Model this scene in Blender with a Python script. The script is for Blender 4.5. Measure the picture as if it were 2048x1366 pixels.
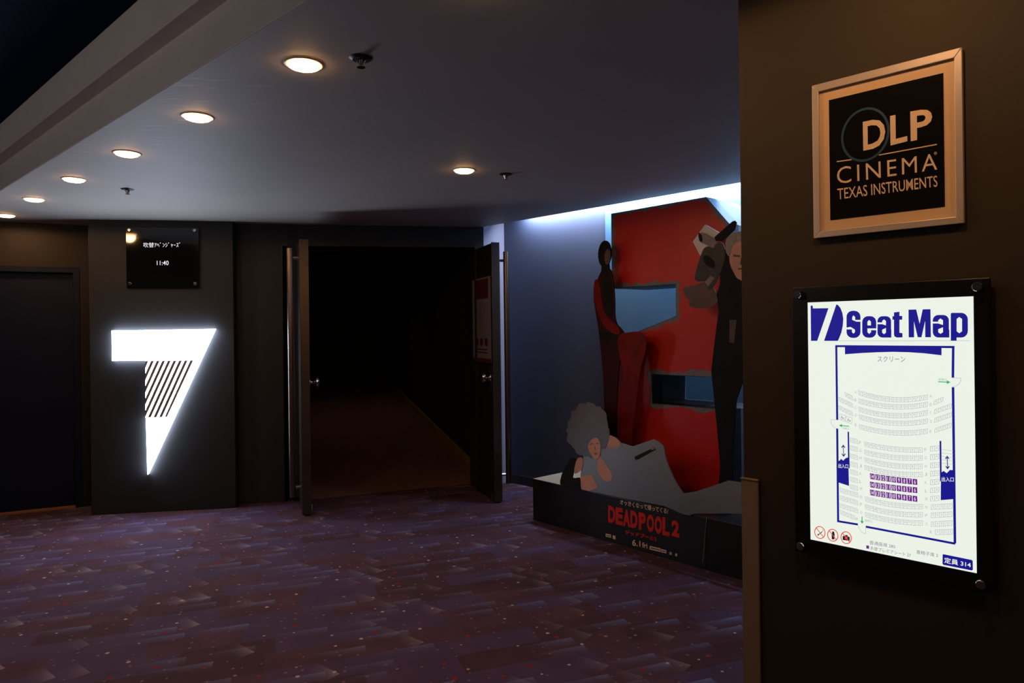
import bpy, bmesh, math, random
import numpy as np
from mathutils import Vector, Matrix

random.seed(7)
scene = bpy.context.scene
COL = scene.collection
for o in list(bpy.data.objects):
    bpy.data.objects.remove(o)

# ------------------------------------------------------------------ camera
FPX, CX, CY, ROLL, EYE = 1365.0, 1024.0, 662.0, math.radians(0.7), 1.5
RIGHT = Vector((math.cos(ROLL), 0, -math.sin(ROLL)))
UP = Vector((math.sin(ROLL), 0, math.cos(ROLL)))
FWD = Vector((0, 1, 0))
CAM = Vector((0, 0, EYE))
cam_data = bpy.data.cameras.new('camera')
cam = bpy.data.objects.new('camera', cam_data)
COL.objects.link(cam)
m = Matrix.Identity(4)
for i in range(3):
    m[i][0] = RIGHT[i]; m[i][1] = UP[i]; m[i][2] = -FWD[i]; m[i][3] = CAM[i]
cam.matrix_world = m
cam_data.sensor_width = 36.0
cam_data.lens = 36.0 * FPX / 2048.0
cam_data.shift_y = -(683.0 - CY) / 2048.0
cam_data.clip_start = 0.02
scene.camera = cam

# ------------------------------------------------------------------ world and exposure
world = bpy.data.worlds.new('dim_lobby'); scene.world = world
world.use_nodes = True
world.node_tree.nodes['Background'].inputs['Color'].default_value = (0.9, 0.85, 1.0, 1)
world.node_tree.nodes['Background'].inputs['Strength'].default_value = 0.012
scene.view_settings.view_transform = 'Standard'
scene.view_settings.look = 'None'
scene.view_settings.exposure = 0.0
scene.view_settings.gamma = 1.0
scene.view_settings.use_curve_mapping = False

COVE_POWER = 95.0
DOWN_POWER = 10.0
SEVEN = 25.0
LOBBY_FILL_POWER = 13.0

def lamp(name, kind, loc, color, power, parent=None, **kw):
    d = bpy.data.lights.new(name, kind)
    d.color = color; d.energy = power
    for k, v in kw.items():
        if k != 'rot': setattr(d, k, v)
    o = bpy.data.objects.new(name, d); COL.objects.link(o)
    o.location = loc
    if 'rot' in kw: o.rotation_euler = kw['rot']
    if parent: o.parent = parent
    return o

# fluorescent line in the slot over the blue wall (slot runs along X+Y = const)
S2 = math.sqrt(0.5)
def slot_pt(t, n, z):     # t along (S2,-S2), n along (S2,S2)
    return Vector((t * S2 + n * S2, -t * S2 + n * S2, z))
def cove_light(t, length, power):
    d = bpy.data.lights.new('cove_light', 'AREA'); d.shape = 'RECTANGLE'
    d.size = length; d.size_y = 0.03; d.color = (0.66, 0.78, 1.0); d.energy = power
    o = bpy.data.objects.new('cove_light', d); COL.objects.link(o)
    zax = Vector((-.7 * S2, -.7 * S2, 1)).normalized()       # back of the light: it shines down onto the blue wall
    xax = Vector((S2, -S2, 0)); yax = zax.cross(xax)
    mm = Matrix.Identity(4)
    p = slot_pt(t, 4.665, 2.635)
    for i in range(3):
        mm[i][0] = xax[i]; mm[i][1] = yax[i]; mm[i][2] = zax[i]; mm[i][3] = p[i]
    o.matrix_world = mm
cove_light(-4.0, 1.1, COVE_POWER * 0.28)
cove_light(-2.2, 2.4, COVE_POWER)

# warm fill lights added out of view at the left to brighten the cornice
for p in ((-2.6, 1.1, 2.25), (-4.7, 2.5, 2.25)):
    lamp('lobby_fill', 'POINT', p, (1.0, 0.86, 0.78), LOBBY_FILL_POWER, shadow_soft_size=0.12)
lamp('passage_fill', 'SPOT', (-2.2, 9.3, 3.3), (1.0, 0.74, 0.55), 10.0, shadow_soft_size=0.1, spot_size=math.radians(75), spot_blend=1.0)  # unseen spot added to lift the dark ramp behind the doors

# ------------------------------------------------------------------ pixel -> place helpers
def ray(x, y):
    return RIGHT * ((x - CX) / FPX) + UP * ((CY - y) / FPX) + FWD

class Plane:
    """upright plane; local (s, z): s runs horizontally, off lifts towards the viewer"""
    def __init__(self, p, direc, lean=0.0, pivot=0.0):
        self.u = Vector((direc[0], direc[1], 0)).normalized()
        self.o = Vector((p[0], p[1], 0))
        n = Vector((self.u.y, -self.u.x, 0))
        if n.dot(CAM - self.o) < 0: n = -n
        self.v = Vector((0, 0, math.cos(lean))) - n * math.sin(lean)
        if lean: self.o = self.o + Vector((0, 0, pivot)) - self.v * pivot
        self.n = n * math.cos(lean) + Vector((0, 0, math.sin(lean)))
    def px(self, x, y):
        r = ray(x, y)
        t = (self.o - CAM).dot(self.n) / r.dot(self.n)
        w = CAM + r * t - self.o
        return (w.dot(self.u), w.dot(self.v))
    def pts(self, seq): return [self.px(*q) for q in seq]
    def w(self, s, z, off=0.0):
        return self.o + self.u * s + self.v * z + self.n * off
    def shifted(self, off):
        q = self.o + self.n * off
        return Plane((q.x, q.y), (self.u.x, self.u.y))

def floor_px(x, y, z=0.0):
    r = ray(x, y); t = (z - EYE) / r.z
    return CAM + r * t

def homography(src, dst):
    A = []; b = []
    for (x, y), (u, v) in zip(src, dst):
        A.append([x, y, 1, 0, 0, 0, -u * x, -u * y]); b.append(u)
        A.append([0, 0, 0, x, y, 1, -v * x, -v * y]); b.append(v)
    h = np.linalg.solve(np.array(A, float), np.array(b, float))
    def f(x, y):
        w = h[6] * x + h[7] * y + 1
        return ((h[0] * x + h[1] * y + h[2]) / w, (h[3] * x + h[4] * y + h[5]) / w)
    return f

# ------------------------------------------------------------------ object helpers
def empty(name, loc, label=None, cat=None, group=None, kind=None):
    o = bpy.data.objects.new(name, None); COL.objects.link(o)
    o.location = loc; o.empty_display_size = 0.1
    tag(o, label, cat, group, kind); return o

def tag(o, label=None, cat=None, group=None, kind=None):
    if label: o['label'] = label
    if cat: o['category'] = cat
    if group: o['group'] = group
    if kind: o['kind'] = kind
    return o

def root_loc(o):
    v = Vector((0, 0, 0))
    while o is not None:
        v = v + o.location; o = o.parent
    return v

class MB:
    """collects shapes given in world coordinates, builds one mesh object"""
    def __init__(self): self.bm = bmesh.new()
    def face(self, pts):
        vs = [self.bm.verts.new(p) for p in pts]
        try: return self.bm.faces.new(vs)
        except ValueError: return None
    def loop_prism(self, a, b, cap=True):
        va = [self.bm.verts.new(p) for p in a]; vb = [self.bm.verts.new(p) for p in b]
        n = len(va)
        if cap:
            self.bm.faces.new(va); self.bm.faces.new(list(reversed(vb)))
        for i in range(n):
            j = (i + 1) % n
            self.bm.faces.new((va[i], vb[i], vb[j], va[j]))
    def slab(self, P, poly, o0, o1):
        self.loop_prism([P.w(s, z, o1) for s, z in poly], [P.w(s, z, o0) for s, z in poly])
    def flat(self, P, poly, off):
        self.face([P.w(s, z, off) for s, z in poly])
    def rect(self, P, s0, s1, z0, z1, o0, o1):
        self.slab(P, [(s0, z0), (s1, z0), (s1, z1), (s0, z1)], o0, o1)
    def box(self, x0, x1, y0, y1, z0, z1):
        a = [(x0, y0), (x1, y0), (x1, y1), (x0, y1)]
        self.loop_prism([Vector((x, y, z0)) for x, y in a], [Vector((x, y, z1)) for x, y in a])
    def zprism(self, poly, z0, z1):
        self.loop_prism([Vector((x, y, z0)) for x, y in poly], [Vector((x, y, z1)) for x, y in poly])
    def tube(self, a, b, r0, r1=None, n=20, rings=None):
        a = Vector(a); b = Vector(b); r1 = r0 if r1 is None else r1
        ax = (b - a).normalized()
        t = Vector((0, 0, 1)) if abs(ax.z) < .9 else Vector((1, 0, 0))
        e1 = ax.cross(t).normalized(); e2 = ax.cross(e1)
        prof = rings or [(0, r0), (1, r1)]
        loops = []
        for f, r in prof:
            c = a.lerp(b, f)
            loops.append([self.bm.verts.new(c + e1 * (r * math.cos(2 * math.pi * k / n)) + e2 * (r * math.sin(2 * math.pi * k / n))) for k in range(n)])
        for A, B in zip(loops, loops[1:]):
            for k in range(n):
                j = (k + 1) % n
                self.bm.faces.new((A[k], A[j], B[j], B[k]))
        self.bm.faces.new(list(reversed(loops[0]))); self.bm.faces.new(loops[-1])
    def stroke(self, P, pts, width, off, closed=False):
        """flat line of given width"""
        n = len(pts); q = [Vector((s, z)) for s, z in pts]
        L = []; R = []
        for i in range(n):
            p0 = q[i - 1] if (i > 0 or closed) else q[i]
            p1 = q[(i + 1) % n] if (i < n - 1 or closed) else q[i]
            d0 = (q[i] - p0); d1 = (p1 - q[i])
            d0 = d0.normalized() if d0.length > 1e-9 else d1.normalized()
            d1 = d1.normalized() if d1.length > 1e-9 else d0
            t = (d0 + d1).normalized()
            k = max(0.5, t.dot(d1)); nn = Vector((-t.y, t.x)) * (width / 2 / k)
            L.append(P.w(*(q[i] + nn), off)); R.append(P.w(*(q[i] - nn), off))
        vl = [self.bm.verts.new(p) for p in L]; vr = [self.bm.verts.new(p) for p in R]
        for i in range(n if closed else n - 1):
            j = (i + 1) % n
            self.bm.faces.new((vl[i], vr[i], vr[j], vl[j]))
    def tris(self, verts, faces):
        vs = [self.bm.verts.new(p) for p in verts]
        for f in faces:
            try: self.bm.faces.new([vs[i] for i in f])
            except ValueError: pass
    def build(self, name, mat, parent=None, bevel=0.0, smooth=False, loc=None):
        off = root_loc(parent) if parent else Vector(loc or (0, 0, 0))
        for v in self.bm.verts: v.co -= off
        bmesh.ops.recalc_face_normals(self.bm, faces=self.bm.faces)
        me = bpy.data.meshes.new(name); self.bm.to_mesh(me); self.bm.free()
        me.materials.append(mat)
        o = bpy.data.objects.new(name, me); COL.objects.link(o)
        if parent: o.parent = parent
        else: o.location = off
        if smooth:
            for p in me.polygons: p.use_smooth = True
        if bevel:
            b = o.modifiers.new('bevel', 'BEVEL'); b.width = bevel; b.segments = 2; b.limit_method = 'ANGLE'
        return o

# ------------------------------------------------------------------ lettering
_tc = {}
def glyphs(text, bold=0.0, spacing=1.0):
    key = (text, bold, spacing)
    if key in _tc: return _tc[key]
    c = bpy.data.curves.new('lettering', 'FONT'); c.body = text; c.offset = bold; c.space_character = spacing
    c.resolution_u = 3; c.fill_mode = 'FRONT'
    o = bpy.data.objects.new('lettering', c); COL.objects.link(o)
    dg = bpy.context.evaluated_depsgraph_get()
    me = o.evaluated_get(dg).to_mesh()
    V = [(v.co.x, v.co.y) for v in me.vertices]; F = [tuple(p.vertices) for p in me.polygons]
    o.evaluated_get(dg).to_mesh_clear()
    bpy.data.objects.remove(o); bpy.data.curves.remove(c)
    x0 = min(v[0] for v in V); x1 = max(v[0] for v in V); y0 = min(v[1] for v in V); y1 = max(v[1] for v in V)
    V = [((x - x0) / (x1 - x0), (y - y0) / (y1 - y0)) for x, y in V]
    _tc[key] = (V, F, (x1 - x0) / (y1 - y0))
    return _tc[key]

def text_quad(mb, P, f, text, quad, off, bold=0.0, spacing=1.0):
    """quad = TL, TR, BR, BL in source coordinates, f maps those to the plane's (s, z)"""
    V, F, _ = glyphs(text, bold, spacing)
    tl, tr, br, bl = [Vector(q) for q in quad]
    out = []
    for u, v in V:
        top = tl.lerp(tr, u); bot = bl.lerp(br, u); q = bot.lerp(top, v)
        out.append(P.w(*f(q.x, q.y), off))
    mb.tris(out, F)

# ------------------------------------------------------------------ materials
def nodes_of(name):
    mt = bpy.data.materials.new(name); mt.use_nodes = True
    nt = mt.node_tree
    return mt, nt, nt.nodes['Principled BSDF']

def paint(name, color, rough=0.6, metal=0.0, spec=0.5, var=0.0, scale=6.0, bump=0.0, bscale=200.0, coat=0.0, coat_rough=.03):
    mt, nt, b = nodes_of(name)
    b.inputs['Roughness'].default_value = rough; b.inputs['Metallic'].default_value = metal
    b.inputs['Specular IOR Level'].default_value = spec
    b.inputs['Coat Weight'].default_value = coat; b.inputs['Coat Roughness'].default_value = coat_rough
    tc = nt.nodes.new('ShaderNodeTexCoord')
    nz = nt.nodes.new('ShaderNodeTexNoise'); nz.inputs['Scale'].default_value = scale; nz.inputs['Detail'].default_value = 4
    nt.links.new(tc.outputs['Object'], nz.inputs['Vector'])
    rp = nt.nodes.new('ShaderNodeValToRGB')
    c0 = [max(0, c * (1 - var)) for c in color]; c1 = [min(1, c * (1 + var)) for c in color]
    rp.color_ramp.elements[0].position = .3; rp.color_ramp.elements[0].color = (*c0, 1)
    rp.color_ramp.elements[1].position = .7; rp.color_ramp.elements[1].color = (*c1, 1)
    nt.links.new(nz.outputs['Fac'], rp.inputs['Fac']); nt.links.new(rp.outputs['Color'], b.inputs['Base Color'])
    if bump:
        n2 = nt.nodes.new('ShaderNodeTexNoise'); n2.inputs['Scale'].default_value = bscale
        nt.links.new(tc.outputs['Object'], n2.inputs['Vector'])
        bp = nt.nodes.new('ShaderNodeBump'); bp.inputs['Strength'].default_value = bump; bp.inputs['Distance'].default_value = .002
        nt.links.new(n2.outputs['Fac'], bp.inputs['Height']); nt.links.new(bp.outputs['Normal'], b.inputs['Normal'])
    return mt

def glow(name, color, strength, base=(0.02, 0.02, 0.02)):
    mt, nt, b = nodes_of(name)
    b.inputs['Base Color'].default_value = (*base, 1); b.inputs['Roughness'].default_value = .4
    b.inputs['Emission Color'].default_value = (*color, 1); b.inputs['Emission Strength'].default_value = strength
    return mt

def srgb(r, g, b):
    f = lambda c: (c / 255 / 12.92) if c / 255 <= .04045 else ((c / 255 + .055) / 1.055) ** 2.4
    return (f(r), f(g), f(b))

class NT:
    def __init__(self, nt): self.nt = nt
    def math(self, op, a, b=None, c=None):
        n = self.nt.nodes.new('ShaderNodeMath'); n.operation = op
        for i, v in enumerate((a, b, c)):
            if v is None: continue
            if isinstance(v, (int, float)): n.inputs[i].default_value = v
            else: self.nt.links.new(v, n.inputs[i])
        return n.outputs[0]
    def mix(self, fac, a, b):
        n = self.nt.nodes.new('ShaderNodeMix'); n.data_type = 'RGBA'
        for sock, v in ((n.inputs[0], fac), (n.inputs[6], a), (n.inputs[7], b)):
            if isinstance(v, (int, float)): sock.default_value = v
            elif isinstance(v, tuple): sock.default_value = (*v, 1)
            else: self.nt.links.new(v, sock)
        return n.outputs[2]
    def white(self, x, y, w=0.0):
        c = self.nt.nodes.new('ShaderNodeCombineXYZ')
        for i, v in enumerate((x, y, w)):
            if isinstance(v, (int, float)): c.inputs[i].default_value = v
            else: self.nt.links.new(v, c.inputs[i])
        n = self.nt.nodes.new('ShaderNodeTexWhiteNoise'); n.noise_dimensions = '3D'
        self.nt.links.new(c.outputs[0], n.inputs['Vector']); return n.outputs['Value']

def carpet_material():
    mt, nt, b = nodes_of('patterned_carpet'); N = NT(nt)
    b.inputs['Roughness'].default_value = .95; b.inputs['Specular IOR Level'].default_value = .1
    tc = nt.nodes.new('ShaderNodeTexCoord')
    def rotated(angle, loc=(0, 0, 0)):
        mp = nt.nodes.new('ShaderNodeMapping'); mp.inputs['Rotation'].default_value = (0, 0, angle); mp.inputs['Location'].default_value = loc
        nt.links.new(tc.outputs['Object'], mp.inputs['Vector'])
        sp = nt.nodes.new('ShaderNodeSeparateXYZ'); nt.links.new(mp.outputs['Vector'], sp.inputs[0])
        return mp.outputs['Vector'], sp.outputs[0], sp.outputs[1]
    def flags(u, v, du, dv, seed, keep):
        """woven flags: sharp on one end and one side, fading out the other way"""
        row = N.math('FLOOR', N.math('DIVIDE', v, dv))
        sh = N.math('MULTIPLY', N.white(row, seed), du * 3)
        uu = N.math('DIVIDE', N.math('ADD', u, sh), du)
        cell = N.math('FLOOR', uu); fu = N.math('FRACT', uu); fv = N.math('FRACT', N.math('DIVIDE', v, dv))
        r = N.white(cell, row, seed + 1.3)
        on = N.math('GREATER_THAN', r, 1 - keep)
        r2 = N.white(cell, row, seed + 5.7)
        f = N.math('POWER', fu, 1.3)
        g = N.math('POWER', fv, 2.2)
        nzf = nt.nodes.new('ShaderNodeTexNoise'); nzf.inputs['Scale'].default_value = 14; nzf.inputs['Detail'].default_value = 3
        nt.links.new(tc.outputs['Object'], nzf.inputs['Vector'])
        f = N.math('MULTIPLY', f, N.math('ADD', .3, N.math('MULTIPLY', nzf.outputs['Fac'], 1.1)))
        return N.math('MULTIPLY', N.math('MULTIPLY', f, g), N.math('MULTIPLY', on, N.math('ADD', .35, N.math('MULTIPLY', r2, .65))))
    vec, u, v = rotated(-math.radians(20))
    nz = nt.nodes.new('ShaderNodeTexNoise'); nz.inputs['Scale'].default_value = 5; nz.inputs['Detail'].default_value = 3
    nt.links.new(vec, nz.inputs['Vector'])
    base = N.mix(nz.outputs['Fac'], srgb(68, 46, 52), srgb(98, 70, 82))
    # darker brown and dusky purple blocks
    row = N.math('FLOOR', N.math('DIVIDE', v, .17)); cl = N.math('FLOOR', N.math('ADD', N.math('DIVIDE', u, .42), N.math('MULTIPLY', N.white(row, 2.2), 4)))
    blk = N.white(cl, row, 9.1)
    base = N.mix(N.math('MULTIPLY', N.math('GREATER_THAN', blk, .55), .3), base, srgb(76, 72, 116))
    base = N.mix(N.math('MULTIPLY', N.math('LESS_THAN', blk, .2), .28), base, srgb(56, 36, 32))
    f1 = flags(u, v, .30, .095, 3.0, .34)
    base = N.mix(N.math('MULTIPLY', f1, .85), base, srgb(120, 132, 172))
    vec2, u2, v2 = rotated(-math.radians(-38), (.3, .2, 0))
    f2 = flags(u2, v2, .17, .11, 11.0, .13)
    base = N.mix(N.math('MULTIPLY', f2, .85), base, srgb(158, 148, 150))
    # small woven dots
    def dots(scale, seed, thr, keep):
        vo = nt.nodes.new('ShaderNodeTexVoronoi'); vo.voronoi_dimensions = '2D'; vo.inputs['Scale'].default_value = scale; vo.inputs['Randomness'].default_value = .85
        mp = nt.nodes.new('ShaderNodeMapping'); mp.inputs['Location'].default_value = (seed, seed * 1.7, 0)
        nt.links.new(vec, mp.inputs['Vector']); nt.links.new(mp.outputs['Vector'], vo.inputs['Vector'])
        sp = nt.nodes.new('ShaderNodeSeparateColor'); nt.links.new(vo.outputs['Color'], sp.inputs[0])
        size = N.math('MULTIPLY', N.math('ADD', .6, N.math('MULTIPLY', sp.outputs[1], .6)), thr)
        return N.math('MULTIPLY', N.math('LESS_THAN', vo.outputs['Distance'], size), N.math('GREATER_THAN', sp.outputs[0], 1 - keep)), sp.outputs[2]
    d1, h1 = dots(7.0, 3.1, .058, .42)
    base = N.mix(d1, base, N.mix(N.math('GREATER_THAN', h1, .35), srgb(150, 122, 112), srgb(190, 170, 158)))
    d2, h2 = dots(5.0, 8.4, .056, .42)
    base = N.mix(d2, base, N.mix(h2, srgb(150, 36, 34), srgb(140, 62, 44)))
    d3, h3 = dots(12.0, 1.4, .085, .45)
    base = N.mix(N.math('MULTIPLY', d3, .6), base, srgb(150, 110, 120))
    nt.links.new(base, b.inputs['Base Color'])
    n2 = nt.nodes.new('ShaderNodeTexNoise'); n2.inputs['Scale'].default_value = 320
    nt.links.new(vec, n2.inputs['Vector'])
    bp = nt.nodes.new('ShaderNodeBump'); bp.inputs['Strength'].default_value = .5; bp.inputs['Distance'].default_value = .003
    nt.links.new(n2.outputs['Fac'], bp.inputs['Height']); nt.links.new(bp.outputs['Normal'], b.inputs['Normal'])
    return mt

def worn_red_material():
    mt, nt, b = nodes_of('worn_red_print'); N = NT(nt)
    b.inputs['Roughness'].default_value = .42; b.inputs['Specular IOR Level'].default_value = .35
    tc = nt.nodes.new('ShaderNodeTexCoord')
    def noise(scale, detail, rough=.6):
        n = nt.nodes.new('ShaderNodeTexNoise'); n.inputs['Scale'].default_value = scale; n.inputs['Detail'].default_value = detail
        n.inputs['Roughness'].default_value = rough
        nt.links.new(tc.outputs['Object'], n.inputs['Vector']); return n.outputs['Fac']
    red = N.mix(noise(5, 4), srgb(180, 26, 18), srgb(206, 38, 28))
    n = noise(9, 9, .8)
    chip = N.math('MULTIPLY', N.math('GREATER_THAN', n, .64), .85)
    col = N.mix(chip, red, srgb(120, 110, 112))
    nt.links.new(col, b.inputs['Base Color'])
    return mt

def scuffed_ceiling():
    mt, nt, b = nodes_of('ceiling_paint'); N = NT(nt)
    b.inputs['Roughness'].default_value = .62; b.inputs['Specular IOR Level'].default_value = .35
    tc = nt.nodes.new('ShaderNodeTexCoord')
    n = nt.nodes.new('ShaderNodeTexNoise'); n.inputs['Scale'].default_value = 3; n.inputs['Detail'].default_value = 5
    nt.links.new(tc.outputs['Object'], n.inputs['Vector'])
    sp = nt.nodes.new('ShaderNodeSeparateXYZ'); nt.links.new(tc.outputs['Object'], sp.inputs[0])
    X, Y = sp.outputs[0], sp.outputs[1]
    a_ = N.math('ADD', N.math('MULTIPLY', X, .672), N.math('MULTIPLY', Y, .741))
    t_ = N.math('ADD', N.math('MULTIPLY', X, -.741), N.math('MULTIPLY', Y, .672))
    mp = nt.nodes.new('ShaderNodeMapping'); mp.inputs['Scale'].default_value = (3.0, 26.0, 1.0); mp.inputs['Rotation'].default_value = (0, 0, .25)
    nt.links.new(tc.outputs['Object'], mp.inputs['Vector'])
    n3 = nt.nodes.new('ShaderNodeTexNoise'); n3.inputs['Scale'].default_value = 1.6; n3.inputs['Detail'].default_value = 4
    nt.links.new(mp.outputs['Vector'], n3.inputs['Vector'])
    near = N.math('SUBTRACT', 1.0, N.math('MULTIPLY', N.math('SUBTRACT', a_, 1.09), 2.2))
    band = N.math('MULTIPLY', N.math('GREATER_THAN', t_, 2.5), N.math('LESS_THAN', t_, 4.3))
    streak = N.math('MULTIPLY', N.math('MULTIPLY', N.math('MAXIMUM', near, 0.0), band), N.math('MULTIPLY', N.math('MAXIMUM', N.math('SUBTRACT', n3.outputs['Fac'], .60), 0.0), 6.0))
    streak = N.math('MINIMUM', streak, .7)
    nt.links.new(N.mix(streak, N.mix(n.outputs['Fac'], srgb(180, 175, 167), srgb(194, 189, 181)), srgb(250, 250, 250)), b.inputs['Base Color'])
    return mt

M = dict(
    carpet=carpet_material(),
    ceiling=scuffed_ceiling(),
    trim=paint('cornice_paint', srgb(214, 208, 206), .6, var=.03),
    navy_ceiling=paint('navy_ceiling', srgb(6, 24, 52), .9, var=.05, spec=.08),
    brown_wall=paint('brown_wall_paint', srgb(50, 42, 31), .62, spec=.3, var=.05, scale=3, bump=.12, bscale=500),
    dark_wall=paint('charcoal_wall_paint', srgb(42, 44, 46), .6, spec=.3, var=.06, scale=3),
    left_wall=paint('left_wall_paint', srgb(34, 26, 21), .65, spec=.3, var=.06, scale=3),
    blue_wall=paint('blue_wall_paint', srgb(56, 62, 82), .6, var=.03),
    white_wall=paint('white_wall_panel', srgb(78, 116, 146), .55, var=.02),
    lavender=paint('pale_return_paint', srgb(140, 138, 156), .6, var=.02),
    navy_door=paint('navy_door_paint', srgb(9, 17, 42), .6, var=.05, spec=.2),
    black_door=paint('black_door_laminate', srgb(26, 24, 24), .45, var=.08),
    steel=paint('brushed_steel', srgb(120, 108, 98), .34, metal=1.0, var=.05),
    bronze=paint('bronze_edge', srgb(86, 78, 72), .4, metal=.8, var=.08),
    chrome=paint('chrome', srgb(205, 200, 198), .12, metal=1.0, var=.02),
    black_metal=paint('black_metal', srgb(24, 24, 24), .45, metal=.3, var=.05),
    guard=paint('corner_guard_plastic', srgb(128, 110, 96), .5, var=.03),
    corridor_wall=paint('corridor_wall', srgb(40, 38, 40), .8, var=.06),
    corridor_floor=paint('corridor_carpet', srgb(116, 84, 72), .95, spec=.1, var=.15, scale=20),
    yellow_strip=paint('step_edge_strip', srgb(150, 124, 30), .6, var=.05),
    baseboard=paint('dark_baseboard', srgb(40, 38, 48), .5, var=.05),
    wood=paint('brown_threshold', srgb(150, 100, 66), .5, var=.08),
    frame=paint('silver_picture_frame', srgb(190, 178, 172), .38, metal=.35, var=.03),
    mat_board=paint('cream_mat_board', srgb(214, 182, 146), .35, var=.04, coat=.4),
    poster_black=paint('black_poster_print', srgb(20, 20, 19), .12, var=.05, spec=.6, bump=.05, bscale=14),
    poster_cream=paint('cream_poster_print', srgb(228, 200, 172), .4, var=.02),
    poster_blue=paint('blue_ring_print', srgb(26, 66, 98), .4, var=.04),
    glass_plate=paint('smoked_display_plate', srgb(16, 17, 18), .06, var=.02, spec=.55),
    panel_black=paint('black_panel_plate', srgb(16, 16, 20), .3, var=.04),
    card_black=paint('black_card_print', srgb(14, 14, 16), .45, var=.15, scale=4, spec=.5),
    card_dark=paint('dark_card_side', srgb(24, 26, 32), .48, var=.1),
    card_side=paint('pale_card_side', srgb(84, 92, 100), .5, var=.06),
    card_grey=paint('grey_card_edge', srgb(112, 106, 110), .5, var=.15, scale=20),
    card_beige=paint('beige_card_top', srgb(186, 172, 150), .7, var=.05),
    worn_red=worn_red_material(),
    red_print=paint('red_clothing_print', srgb(112, 16, 11), .6, spec=.15, var=.3, scale=9),
    deep_red=paint('deep_red_clothing_print', srgb(52, 12, 10), .6, spec=.15, var=.3, scale=9),
    suit_print=paint('dark_suit_print', srgb(46, 50, 58), .38, var=.2, scale=7, spec=1.0, coat=1.0, coat_rough=.36),
    sleeve_print=paint('dark_sleeve_print', srgb(18, 16, 17), .6, var=.2, scale=7, spec=.15),
    hair_print=paint('dark_hair_print', srgb(44, 36, 32), .40, var=.75, scale=26, spec=.8, bump=.35, bscale=45),
    grey_hair=paint('grey_hair_print', srgb(136, 126, 120), .5, var=.3, scale=50),
    skin_print=paint('skin_print', srgb(196, 142, 118), .5, var=.1, scale=14),
    skin_shade=paint('lips_print', srgb(140, 70, 62), .5, var=.1),
    cloth_print=paint('dark_cloth_print', srgb(18, 18, 23), .6, var=.3, scale=12, spec=.15),
    gear_print=paint('grey_gear_print', srgb(44, 43, 46), .5, spec=.3, var=.35, scale=16),
    brown_print=paint('brown_glove_print', srgb(70, 48, 36), .5, var=.3, scale=16),
    white_print=paint('white_card_print', srgb(205, 205, 208), .5, var=.03),
    cream_letters=paint('cream_lettering', srgb(232, 206, 182), .5, var=.03),
    red_letters=paint('red_lettering', srgb(214, 40, 22), .45, var=.12, scale=14),
    blue_mark=paint('pale_blue_mark', srgb(150, 160, 200), .5, var=.05),
    notice_white=paint('notice_paper', srgb(112, 110, 114), .6, var=.03),
    notice_red=paint('notice_red_print', srgb(76, 18, 22), .6, var=.1),
    notice_grey=paint('notice_grey_print', srgb(110, 100, 106), .6, var=.1),
    seven=glow('lit_acrylic', (0.72, 0.80, 1.0), SEVEN),
    seven_gap=paint('sign_backing', srgb(120, 112, 112), .5, var=.03),
    lampdisc=glow('warm_lamp_disc', (1.0, 0.52, 0.20), 26.0),
    lampring=paint('lamp_trim', srgb(214, 190, 170), .35, var=.02),
    lcd_text=glow('display_text', (0.82, 0.80, 0.88), 1.1),
    scr_white=glow('screen_white', srgb(236, 242, 230), 1.0),
    scr_navy=glow('screen_navy', srgb(20, 22, 138), 1.0),
    scr_line=glow('screen_grey_line', srgb(168, 170, 184), 1.0),
    scr_text=glow('screen_grey_text', srgb(104, 104, 140), 1.0),
    scr_green=glow('screen_green', srgb(46, 176, 112), 1.0),
    scr_purple=glow('screen_purple', srgb(112, 34, 140), 1.0),
    scr_red=glow('screen_red', srgb(228, 76, 66), 1.0),
    scr_black=glow('screen_black', srgb(30, 28, 30), 1.0),
)

H = 2.477           # low ceiling height
# ================================================================== SETTING
mb = MB(); mb.zprism([(-9, -3.5), (6, -3.5), (6, 9), (0.6, 9), (-0.30, 6.62), (-2.05, 6.33), (-9, 5.2)], -.05, 0)
tag(mb.build('floor', M['carpet']), kind='structure')

# low ceiling between the cornice and the light slot
N4 = Vector((.672, .741, 0)); D4 = Vector((-.741, .672, 0))
def c4(a, t, z): return N4 * a + D4 * t + Vector((0, 0, z))
A = c4(1.09, 9, 0); B = c4(1.09, -5.5, 0)
mb = MB(); mb.zprism([(A.x, A.y), (B.x, B.y), (6.6, -.477), (-.28, 6.403), (-.28, 8.2), (A.x, 8.2)], H, H + .04)
tag(mb.build('ceiling', M['ceiling']), kind='structure')
# stepped cornice up to the high navy ceiling
def prism4(mb, prof, t0, t1):
    mb.loop_prism([c4(a, t0, z) for a, z in prof], [c4(a, t1, z) for a, z in prof])
mb = MB(); prism4(mb, [(1.085, H + .001), (1.085, 2.642), (1.014, 2.642), (1.014, 2.826), (1.30, 2.826), (1.30, H + .041), (1.10, H + .041), (1.10, H + .001)], 9, -5.5)
tag(mb.build('trim_1', M['trim'], bevel=.004), kind='structure')
mb = MB(); prism4(mb, [(1.35, 2.826), (-6, 2.826), (-6, 2.90), (1.35, 2.90)], 9, -6)
tag(mb.build('ceiling_high', M['navy_ceiling']), kind='structure')
# cove lid above the slot
mb = MB()
mb.loop_prism([slot_pt(-5.6, 3.9, 2.84), slot_pt(1.5, 3.9, 2.84), slot_pt(1.5, 4.9, 2.84), slot_pt(-5.6, 4.9, 2.84)],
              [slot_pt(-5.6, 3.9, 2.88), slot_pt(1.5, 3.9, 2.88), slot_pt(1.5, 4.9, 2.88), slot_pt(-5.6, 4.9, 2.88)])
tag(mb.build('ceiling_cove', M['ceiling']), kind='structure')

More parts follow.
